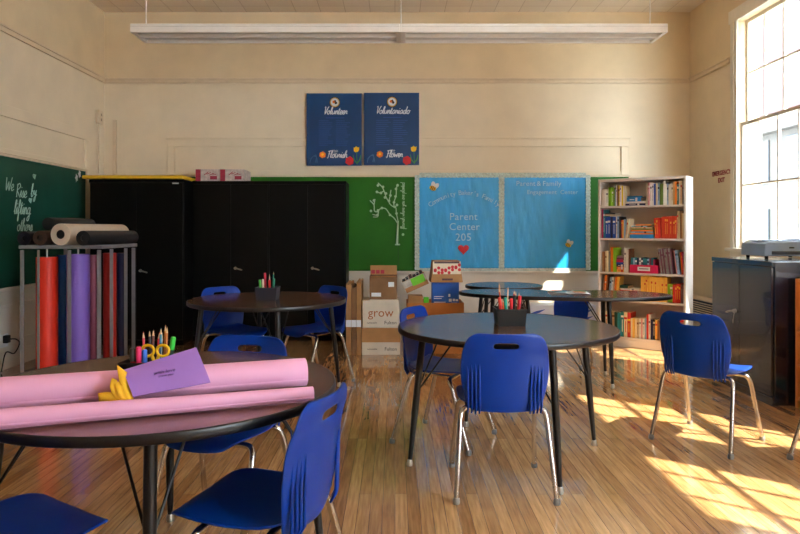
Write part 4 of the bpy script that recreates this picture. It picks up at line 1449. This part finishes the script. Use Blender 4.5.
uprights(1, a1(50), a1(74), y1(272), f2, ['magenta', 'teal'])
uprights(1, a1(76), a1(158), y1(330), f2, ['royal blue', 'royal blue', 'navy', 'royal blue'])
flats(1, a1(76), a1(158), [('beige', .018, 0, 0), ('black', .012, 0, 0)], base=.246)
uprights(1, a1(160), a1(202), y1(326), f2, ['white', 'pale blue', 'black'])
uprights(1, a1(203), a1(236), y1(352), f2, ['scarlet', 'golden yellow', 'pale blue'])
uprights(1, a1(237), a1(258), y1(348), f2, ['cream', 'cream'], R(6))
flats(1, a1(272), a1(468), [('sky blue', .042, 0, 0), ('orange', .014, .0, .005), ('pale blue', .018, .01, .01), ('orange', .016, .012, .01), ('olive green', .016, .02, .01), ('cream', .014, .015, .02), ('pale blue', .016, .02, .07), ('orange', .014, .07, .03)])
uprights(1, a1(478), a1(522), y1(336), f2, ['red', 'scarlet', 'red'], R(-4))
uprights(1, a1(525), a1(648), y1(322), f2, ['scarlet'] * 9)
uprights(1, a1(650), a1(662), y1(280), f2, ['cream'])
uprights(1, a1(668), a1(685), y1(276), f2, ['cream', 'brown'], 0)
uprights(1, a1(686), a1(704), y1(296), f2, ['tan', 'cream'])

a3 = lambda x: 595 + x / 7.63
y3 = lambda y: 235 + y / 7.63
f3 = 273.0
uprights(2, a3(48), a3(110), y3(130), f3, ['tan', 'brown', 'beige', 'cream', 'grey'])
uprights(2, a3(112), a3(157), y3(96), f3, ['orange', 'lime green'])
flats(2, a3(160), a3(214), [('golden yellow', .03, 0, 0), ('orange', .03, 0, 0), ('navy', .026, 0, 0), ('royal blue', .024, 0, 0), ('magenta', .028, 0, .003), ('plum', .022, .0, .002), ('grey', .02, .004, 0)])
uprights(2, a3(216), a3(249), y3(100), f3, ['white', 'white'])
uprights(2, a3(250), a3(262), y3(100), f3, ['brown'])
uprights(2, a3(497), a3(598), y3(92), f3, ['grey', 'plum', 'grey', 'plum', 'grey', 'grey', 'plum', 'grey', 'plum'], R(-7))
uprights(2, a3(616), a3(648), y3(100), f3, ['pink', 'pale blue', 'pale blue'], R(-7))
uprights(2, a3(655), a3(677), y3(115), f3, ['orange', 'red', 'magenta'], R(-4))
# magenta bin with its books
bx_0, bx_1 = tb(a3(264)), tb(a3(479))
t = thing('book_bin', 'magenta book bin with a white label on the third shelf of the bookcase', 'bin', MB_ @ Vector((bx_0, .008, SH[2] + .0006)), AB)
wbn = bx_1 - bx_0
bm = B()
box(bm, 0, wbn, 0, .004, 0, .088); box(bm, 0, wbn, .206, .21, 0, .088); box(bm, 0, .004, .0041, .2059, 0, .088); box(bm, wbn - .004, wbn, .0041, .2059, 0, .088); box(bm, .0041, wbn - .0041, .0041, .2059, 0, .004)
ob('bin_body', bm, mat('magenta_plastic', (214, 26, 84), .4, var=.04), t, smooth=0)
bm = B(); box(bm, wbn * .28, wbn * .72, -.002, -.0003, .025, .068); lb = ob('paper_label', bm, INK_W, t, smooth=0)
bm = B(); box(bm, wbn * .33, wbn * .67, -.0035, -.0021, .042, .052); ob('label_lettering', bm, mat('grey_print_ink', (120, 120, 120), .6, var=.1), lb, smooth=0)
binc = ['teal', 'pale blue', 'teal', 'navy', 'white', 'navy', 'teal', 'teal', 'pale blue', 'plum', 'teal', 'magenta']
thb = (wbn - .04) / len(binc)
for k, c in enumerate(binc):
    o = book_mesh(thb - .0012, .15, random.uniform(.13, .165), c, BANDS.get(c), .7)
    o.matrix_world = MB_ @ Matrix.Translation((bx_0 + .006 + thb * k, .03, SH[2] + .0055))
    tag(o, '%s book standing in the magenta bin, %s counted from the chalkboard end' % (c, ORD[k]), 'book', 'books in the magenta bin')

f4 = 302.8
uprights(3, a3(50), a3(82), y3(310), f4, ['brown', 'orange', 'brown'], R(5))
uprights(3, a3(96), a3(124), y3(345), f4, ['pale blue', 'white'], R(5))
uprights(3, a3(136), a3(170), y3(345), f4, ['orange', 'golden yellow'], R(4))
flats(3, a3(182), a3(330), [('white', .03, 0, 0), ('golden yellow', .022, 0, .004), ('red', .022, 0, .0), ('yellow', .018, .004, .01), ('scarlet', .014, 0, .02), ('white', .02, .01, .0), ('dark green', .03, 0, .12)])
uprights(3, a3(343), a3(545), y3(322), f4, ['golden yellow'] * 15)
uprights(3, a3(548), a3(588), y3(372), f4, ['lime green', 'lime green'])
uprights(3, a3(590), a3(648), y3(370), f4, ['red', 'scarlet', 'red', 'red'])
uprights(3, a3(650), a3(676), y3(372), f4, ['grey', 'plum', 'grey'])

a5 = lambda x: 590 + x / 5.08
y5 = lambda y: 255 + y / 5.08
f5 = 343.2
uprights(4, a5(75), a5(168), y5(322), f5, ['cream', 'grey', 'beige', 'dark green', 'teal', 'teal'])
uprights(4, a5(169), a5(202), y5(318), f5, ['cream', 'red'])
uprights(4, a5(203), a5(245), y5(346), f5, ['cream', 'golden yellow', 'cream', 'beige'])
uprights(4, a5(246), a5(284), y5(342), f5, ['white', 'pink', 'white', 'pale blue'])
uprights(4, a5(285), a5(304), y5(318), f5, ['red', 'white'])
uprights(4, a5(305), a5(326), y5(344), f5, ['navy', 'black'])
uprights(4, a5(327), a5(350), y5(346), f5, ['golden yellow', 'brown'])
uprights(4, a5(351), a5(484), y5(352), f5, ['cream', 'golden yellow', 'cream', 'orange', 'beige', 'cream', 'golden yellow', 'cream'])
flats(4, a5(352), a5(484), [('red', .022, 0, 0), ('scarlet', .012, .01, .02)], base=.21)

# ------------------------------------------------------------------ pamphlet on the kidney table
t = thing('pamphlet', 'open colourful pamphlet lying on the kidney-shaped table', 'pamphlet', (1.50, 5.70, TZ + .0005), R(-8))
bm = B()
g = []
for i in range(9):
    u = -1 + i / 4
    g.append([bm.verts.new((u * .17, y, .002 + .012 * abs(u) ** .6 * (1 - abs(u)) * 2)) for y in (-.12, .12)])
for i in range(8):
    bm.faces.new((g[i][0], g[i + 1][0], g[i + 1][1], g[i][1]))
ob('page', bm, mat('pamphlet_white', (210, 214, 220), .4, var=.04), t, smooth=180, mods=[('SOLIDIFY', dict(thickness=.002, offset=0))])
for k, (x, y, w, h, c) in enumerate(((-.15, -.1, .12, .09, (60, 150, 170)), (-.14, .0, .08, .09, (200, 70, 80)), (-.05, .01, .045, .08, (50, 60, 110)), (.03, -.1, .1, .08, (230, 140, 60)), (.05, .0, .1, .09, (70, 140, 90)))):
    bm = B(); box(bm, x, x + w, y, y + h, .0158, .0164); ob('printed_picture', bm, mat('pic%d' % k, c, .4, var=.15, scale=30), t, smooth=0)

# ------------------------------------------------------------------ pencil caddies
def make_caddy(x, y, lab, rz=0, s=1.0, m=None):
    t = thing('pencil_caddy', lab, 'pencil caddy', (x, y, TZ + .0006), rz, 'black pencil caddies')
    m = m or mat('black_mesh_metal', (16, 16, 18), .45, var=.15, scale=200)
    bw, tw, h = .076 * s, .084 * s, .095
    bm = B()
    o = [(-1, -1), (1, -1), (1, 1), (-1, 1)]
    ob_, ot = [bm.verts.new((a * bw, b * bw, 0)) for a, b in o], [bm.verts.new((a * tw, b * tw, h)) for a, b in o]
    k = .004
    ib, it = [bm.verts.new((a * (bw - k), b * (bw - k), k)) for a, b in o], [bm.verts.new((a * (tw - k), b * (tw - k), h)) for a, b in o]
    bm.faces.new(ob_[::-1]); bm.faces.new(ib)
    for i in range(4):
        j = (i + 1) % 4
        bm.faces.new((ob_[i], ob_[j], ot[j], ot[i]))
        bm.faces.new((ib[j], ib[i], it[i], it[j]))
        bm.faces.new((ot[i], ot[j], it[j], it[i]))
    ob('caddy_body', bm, m, t, smooth=0)
    bm = B(); tube(bm, [(a * tw, b * tw, h) for a, b in o] + [(-tw, -tw, h)], .003, 8); ob('rim_wire', bm, m, t, smooth=60)
    bm = B(); box(bm, -bw + .005, bw - .005, -.0015, .0015, .0045, h - .01); ob('divider', bm, m, t, smooth=0)
    bm = B(); box(bm, -.0015, .0015, -bw + .005, -.0016, .0045, h - .02); box(bm, -.0015, .0015, .0016, bw - .005, .0045, h - .02); ob('divider', bm, m, t, smooth=0)
    return t


def pencil(base, dx, dy, L, rgb, lab, group, r=.0042, tip=(220, 190, 140), kind='pencil', cap=None):
    d = Vector((dx, dy, 1)).normalized()
    bm = B()
    p = Vector((0, 0, 0))
    if kind == 'pencil':
        tube(bm, [p, d * (L - .022)], r, 6, mi=0)
        tube(bm, [d * (L - .022), d * (L - .005)], [r, .0012], 6, mi=1)
        tube(bm, [d * (L - .005), d * L], [.0012, .0003], 6, mi=0)
    else:
        tube(bm, [p, d * (L - .045)], r, 12, mi=0)
        tube(bm, [d * (L - .045), d * (L - .044), d * (L - .004), d * L], [r, r * 1.12, r * 1.08, r * .8], 12, mi=1)
    o = ob('pencil' if kind == 'pencil' else 'marker', bm, [mat('stick_%d_%d_%d' % rgb, rgb, .4, var=.05), mat('tip_%d_%d_%d' % (cap or tip), cap or tip, .5, var=.05)], smooth=40)
    o.location = base
    tag(o, lab, kind, group)
    return o


def fill(cx, cy, rz, specs, where, group, s=1.0):
    for (ax, ay, dx, dy, L, rgb, cname, kind, cap) in specs:
        v = Matrix.Rotation(rz, 3, 'Z') @ Vector((ax * .055 * s, ay * .055 * s, 0))
        pencil((cx + v.x, cy + v.y, TZ + .0062), dx, dy, L, rgb, '%s %s %s' % (cname, kind, where), group, r=.0042 if kind == 'pencil' else .0085, kind=kind, cap=cap)


C1 = (.66, 3.80)
make_caddy(*C1, 'black pencil caddy full of pencils on the middle round table')
RD, WD, OG, TL, NV, BK, YL, PK = (200, 30, 34), (214, 180, 130), (232, 110, 40), (30, 150, 130), (30, 50, 130), (30, 28, 30), (240, 190, 40), (230, 50, 110)
fill(*C1, 0, [
    (-.9, -.7, -.10, 0, .155, RD, 'tilted red', 'marker', (220, 60, 40)), (-.65, -.75, -.07, .0, .150, OG, 'short orange', 'pencil', None), (-.4, -.7, -.06, 0, .155, TL, 'stubby teal', 'marker', (40, 170, 150)),
    (-.75, .5, -.05, .08, .228, WD, 'tallest bare wood', 'pencil', None), (-.5, .2, -.16, .04, .205, (190, 70, 30), 'long rust', 'pencil', None), (-.2, .5, .05, .1, .21, (240, 210, 170), 'cream', 'pencil', None),
    (0.05, -.7, .0, 0, .148, (220, 30, 50), 'fat scarlet', 'marker', (230, 40, 50)), (.36, -.35, .04, .02, .165, BK, 'black', 'marker', BK), (.62, -.75, .12, 0, .165, (170, 24, 40), 'crimson', 'marker', (200, 30, 50)),
    (.3, .5, .1, .1, .19, RD, 'upright red', 'pencil', None), (.55, .3, .05, .02, .185, (222, 150, 60), 'amber', 'pencil', None), (.85, -.3, .08, 0, .16, NV, 'navy', 'pencil', None), (.8, .65, .12, .08, .175, (240, 120, 60), 'light orange', 'pencil', None)],
    'in the full caddy on the middle table', 'pencils and markers in the middle caddy')
C2 = (-1.0, 5.19)
make_caddy(*C2, 'dark pencil caddy on the table before the tall cabinets', m=mat('slate_plastic', (34, 38, 50), .5, var=.1, scale=20))
fill(*C2, 0, [(-.8, -.5, -.1, 0, .15, (70, 190, 70), 'lime', 'marker', (80, 200, 80)), (-.5, -.6, -.03, 0, .155, (220, 214, 200), 'white', 'marker', (220, 210, 200)), (-.4, .5, -.03, .0, .20, (214, 40, 80), 'rose', 'marker', (230, 60, 90)),
                   (0.25, .25, -.02, .02, .19, (224, 200, 196), 'pale', 'pencil', None), (.5, .6, .05, .06, .21, TL, 'tall green', 'pencil', None), (.4, -.5, -.03, 0, .15, RD, 'red-capped', 'marker', (214, 40, 40)), (.8, -.5, .06, 0, .16, (30, 120, 90), 'bottle green', 'marker', (40, 140, 110))],
     'in the caddy before the tall cabinets', 'pens in the caddy before the cabinets')
C3 = (-.845, 2.30)
make_caddy(*C3, 'black pencil caddy behind the purple gift bag on the pink paper table')
fill(*C3, 0, [(-.85, -.8, -.05, 0, .135, RD, 'red with black-yellow cap', 'marker', (40, 34, 30)), (-.5, -.85, -.02, 0, .14, PK, 'hot pink', 'marker', (240, 50, 120)), (-.2, -.8, 0, 0, .13, (40, 90, 200), 'bright blue', 'marker', (50, 110, 220)),
              (-.6, .4, -.06, .05, .18, (220, 60, 80), 'coral', 'pencil', None), (-.3, .5, -.04, .05, .185, (60, 60, 70), 'charcoal', 'pencil', None), (-.15, .2, .03, .03, .19, (110, 60, 60), 'maroon', 'pencil', None), (.1, .3, .06, .03, .18, (210, 40, 60), 'crimson', 'pencil', None), (.2, .6, .04, .06, .175, (230, 226, 220), 'white', 'pencil', None),
              (.35, .2, .02, .04, .195, (50, 130, 170), 'steel blue', 'pencil', None), (.55, .3, .03, .05, .205, (222, 150, 60), 'amber hexagonal', 'pencil', None), (.72, .1, .03, .05, .20, (190, 110, 40), 'brown-orange', 'pencil', None), (.88, .2, .12, .02, .165, (30, 60, 60), 'green-capped', 'marker', (40, 200, 60))],
     'in the caddy behind the purple bag', 'pencils and markers behind the purple bag')
t = thing('scissors', 'scissors with yellow ring handles stuck in the caddy behind the purple bag', 'scissors', (C3[0] + .02, C3[1] - .028, TZ + .0065))
for s in (-1, 1):
    bm = B()
    c = Vector((s * .026, 0, .123))
    tube(bm, [c + Vector((.021 * cos(2 * pi * k / 20), 0, .019 * sin(2 * pi * k / 20))) for k in range(21)], .005, 8, cap=False)
    tube(bm, [(s * .012, 0, .106), (s * .004, 0, .085)], .006, 8)
    ob('handle', bm, mat('yellow_plastic', (240, 196, 20), .35, var=.04), t, smooth=60)
bm = B(); box(bm, -.006, .006, -.001, .001, 0, .09); ob('blade', bm, STEEL, t, smooth=0)

# ------------------------------------------------------------------ pink paper rolls, purple bag
def cone_roll(name, p0, p1, r0, r1, lab, flap=False):
    p0, p1 = Vector(p0), Vector(p1)
    d = (p1 - p0)
    L = d.length
    d.normalize()
    side_ = Vector((d.y, -d.x, 0)).normalized()          # towards the camera
    up = side_.cross(d).normalized()
    if up.z < 0:
        up = -up
    bm = B()
    turns, n, m = 2.6, 96, 14
    rows = []
    for j in range(m + 1):
        v = j / m
        r = r0 + (r1 - r0) * v
        c = p0 + d * L * v
        row = []
        for k in range(n + 1):
            a = 2 * pi * turns * k / n
            rr = r * (1 - .28 * (1 - k / n))
            w = 1 + .012 * sin(v * 9 + a)
            row.append(bm.verts.new(c + (side_ * cos(a + 2.2) + up * sin(a + 2.2) * (1.0 if not flap else .94)) * rr * w))
        rows.append(row)
    for j in range(m):
        for k in range(n):
            bm.faces.new((rows[j][k], rows[j][k + 1], rows[j + 1][k + 1], rows[j + 1][k]))
    o = ob(name, bm, PINKP, smooth=180, mods=[('SOLIDIFY', dict(thickness=.0008, offset=0))])
    tag(o, lab, 'paper roll', 'pink paper rolls on the table')
    return o


rb = .056
cone_roll('pink_paper_roll', (-1.46, 1.855, TZ + rb + .002), (-.312, 2.29, TZ + .054), rb + .001, .052, 'thick pink paper roll lying behind the slim one, across the table', True)
cone_roll('pink_paper_roll', (-1.14, 1.773, TZ + .031), (-.262, 2.105, TZ + .0245), .029, .0225, 'slim pink paper roll nearest the table edge')

t = thing('gift_bag', 'purple paper gift bag lying tilted against the thick pink roll', 'gift bag')
q = [Vector(v) for v in ((-.777, 1.957, .785), (-.572, 2.045, .808), (-.634, 2.105, .905), (-.835, 2.02, .85))]
nrm = (q[1] - q[0]).cross(q[3] - q[0]).normalized()
bm = B()
n = 12
fr, bkk = [], []
for j in range(n + 1):
    r1_, r2_ = [], []
    for i in range(n + 1):
        u, v = i / n, j / n
        p = q[0] * (1 - u) * (1 - v) + q[1] * u * (1 - v) + q[2] * u * v + q[3] * (1 - u) * v
        puff = .010 * (sin(pi * v) ** .7) * (1 - .7 * u)
        r1_.append(bm.verts.new(p + nrm * (.0015 + puff)))
        r2_.append(bm.verts.new(p - nrm * (.0015 + puff)))
    fr.append(r1_); bkk.append(r2_)
for j in range(n):
    for i in range(n):
        bm.faces.new((fr[j][i], fr[j][i + 1], fr[j + 1][i + 1], fr[j + 1][i]))
        bm.faces.new((bkk[j][i + 1], bkk[j][i], bkk[j + 1][i], bkk[j + 1][i + 1]))
for j in range(n):
    bm.faces.new((fr[j][n], bkk[j][n], bkk[j + 1][n], fr[j + 1][n]))
for i in range(n):
    bm.faces.new((fr[0][i], bkk[0][i], bkk[0][i + 1], fr[0][i + 1]))
    bm.faces.new((fr[n][i], fr[n][i + 1], bkk[n][i + 1], bkk[n][i]))
ob('bag_body', bm, PURP, t, smooth=50)
ex = (q[1] - q[0]).normalized()
ey = nrm.cross(ex)
for s, c0, sz in (('with love', .52, .017), ('thank you', .40, .011)):
    u = .48
    p = q[0] * (1 - u) * (1 - c0) + q[1] * u * (1 - c0) + q[2] * u * c0 + q[3] * (1 - u) * c0 + nrm * .0105
    Mt = Matrix(((ex.x, ey.x, nrm.x, p.x), (ex.y, ey.y, nrm.y, p.y), (ex.z, ey.z, nrm.z, p.z), (0, 0, 0, 1)))
    text('stamped_lettering', s, sz, Mt, mat('violet_ink', (70, 30, 110), .6, var=.1), t, shear=.2, depth=.0004)

t = thing('tissue_paper', 'crumpled yellow tissue paper fanning out of the purple bag', 'tissue paper')


def sheet(pts_a, pts_b, name='sheet'):
    bm = B()
    A, Bp = smooth_path(pts_a, 5), smooth_path(pts_b, 5)
    va, vb_ = [bm.verts.new(p) for p in A], [bm.verts.new(p) for p in Bp]
    for k in range(len(A) - 1):
        bm.faces.new((va[k], va[k + 1], vb_[k + 1], vb_[k]))
    return ob(name, bm, TISSUE, t, smooth=180, mods=[('SOLIDIFY', dict(thickness=.0012, offset=0))])


def tp(x, y, Y):
    return Vector((px(x, Y), Y, pz(y, Y)))


sheet([tp(98, 393, 1.936), tp(108, 392, 1.940), tp(120, 394, 1.950)], [tp(99, 403, 1.936), tp(110, 403, 1.936), tp(126, 402, 1.936)])
sheet([tp(117, 365, 2.000), tp(118, 374, 1.985), tp(121, 388, 1.960), tp(124, 401, 1.936)], [tp(128, 373, 2.010), tp(130, 382, 1.990), tp(132, 392, 1.975), tp(134, 401, 1.950)])
sheet([tp(112, 378, 1.970), tp(110, 386, 1.940), tp(113, 396, 1.936), tp(119, 402, 1.936)], [tp(117, 380, 1.975), tp(119, 388, 1.960), tp(121, 395, 1.945), tp(126, 402, 1.936)])
sheet([tp(115, 384, 1.950), tp(117, 392, 1.936), tp(120, 399, 1.936)], [tp(119, 381, 1.975), tp(124, 390, 1.960), tp(127, 400, 1.940)])

# ------------------------------------------------------------------ light
sun = bpy.data.lights.new('sun', 'SUN')
sun.energy = 22.0
sun.color = (1.0, .90, .73)
sun.angle = R(.53)
so = bpy.data.objects.new('sun', sun)
COL.objects.link(so)
so.rotation_euler = Vector((-1, .74, -1.43)).to_track_quat('-Z', 'Y').to_euler()

wd = bpy.data.worlds.new('sky')
sc.world = wd
wd.use_nodes = True
bg = wd.node_tree.nodes['Background']
bg.inputs['Color'].default_value = (.80, .91, 1.0, 1)
bg.inputs['Strength'].default_value = 20.0

# ------------------------------------------------------------------ camera
cam = bpy.data.cameras.new('camera')
cam.sensor_width = 36
cam.lens = 36 * F / 800
cam.shift_x = (400 - VX) / 800
cam.shift_y = -(267 - VY) / 800
cam.clip_start = .05
co = bpy.data.objects.new('camera', cam)
COL.objects.link(co)
co.location = (0, 0, H)
co.rotation_euler = (pi / 2, 0, 0)
sc.camera = co

sc.view_settings.view_transform = 'Standard'
sc.view_settings.look = 'None'
sc.view_settings.exposure = 0.36
sc.view_settings.gamma = 1.0
sc.view_settings.use_curve_mapping = False
sc.cycles.use_denoising = True
sc.cycles.max_bounces = 10
sc.cycles.diffuse_bounces = 6
sc.cycles.sample_clamp_indirect = 6
sc.cycles.caustics_refractive = False
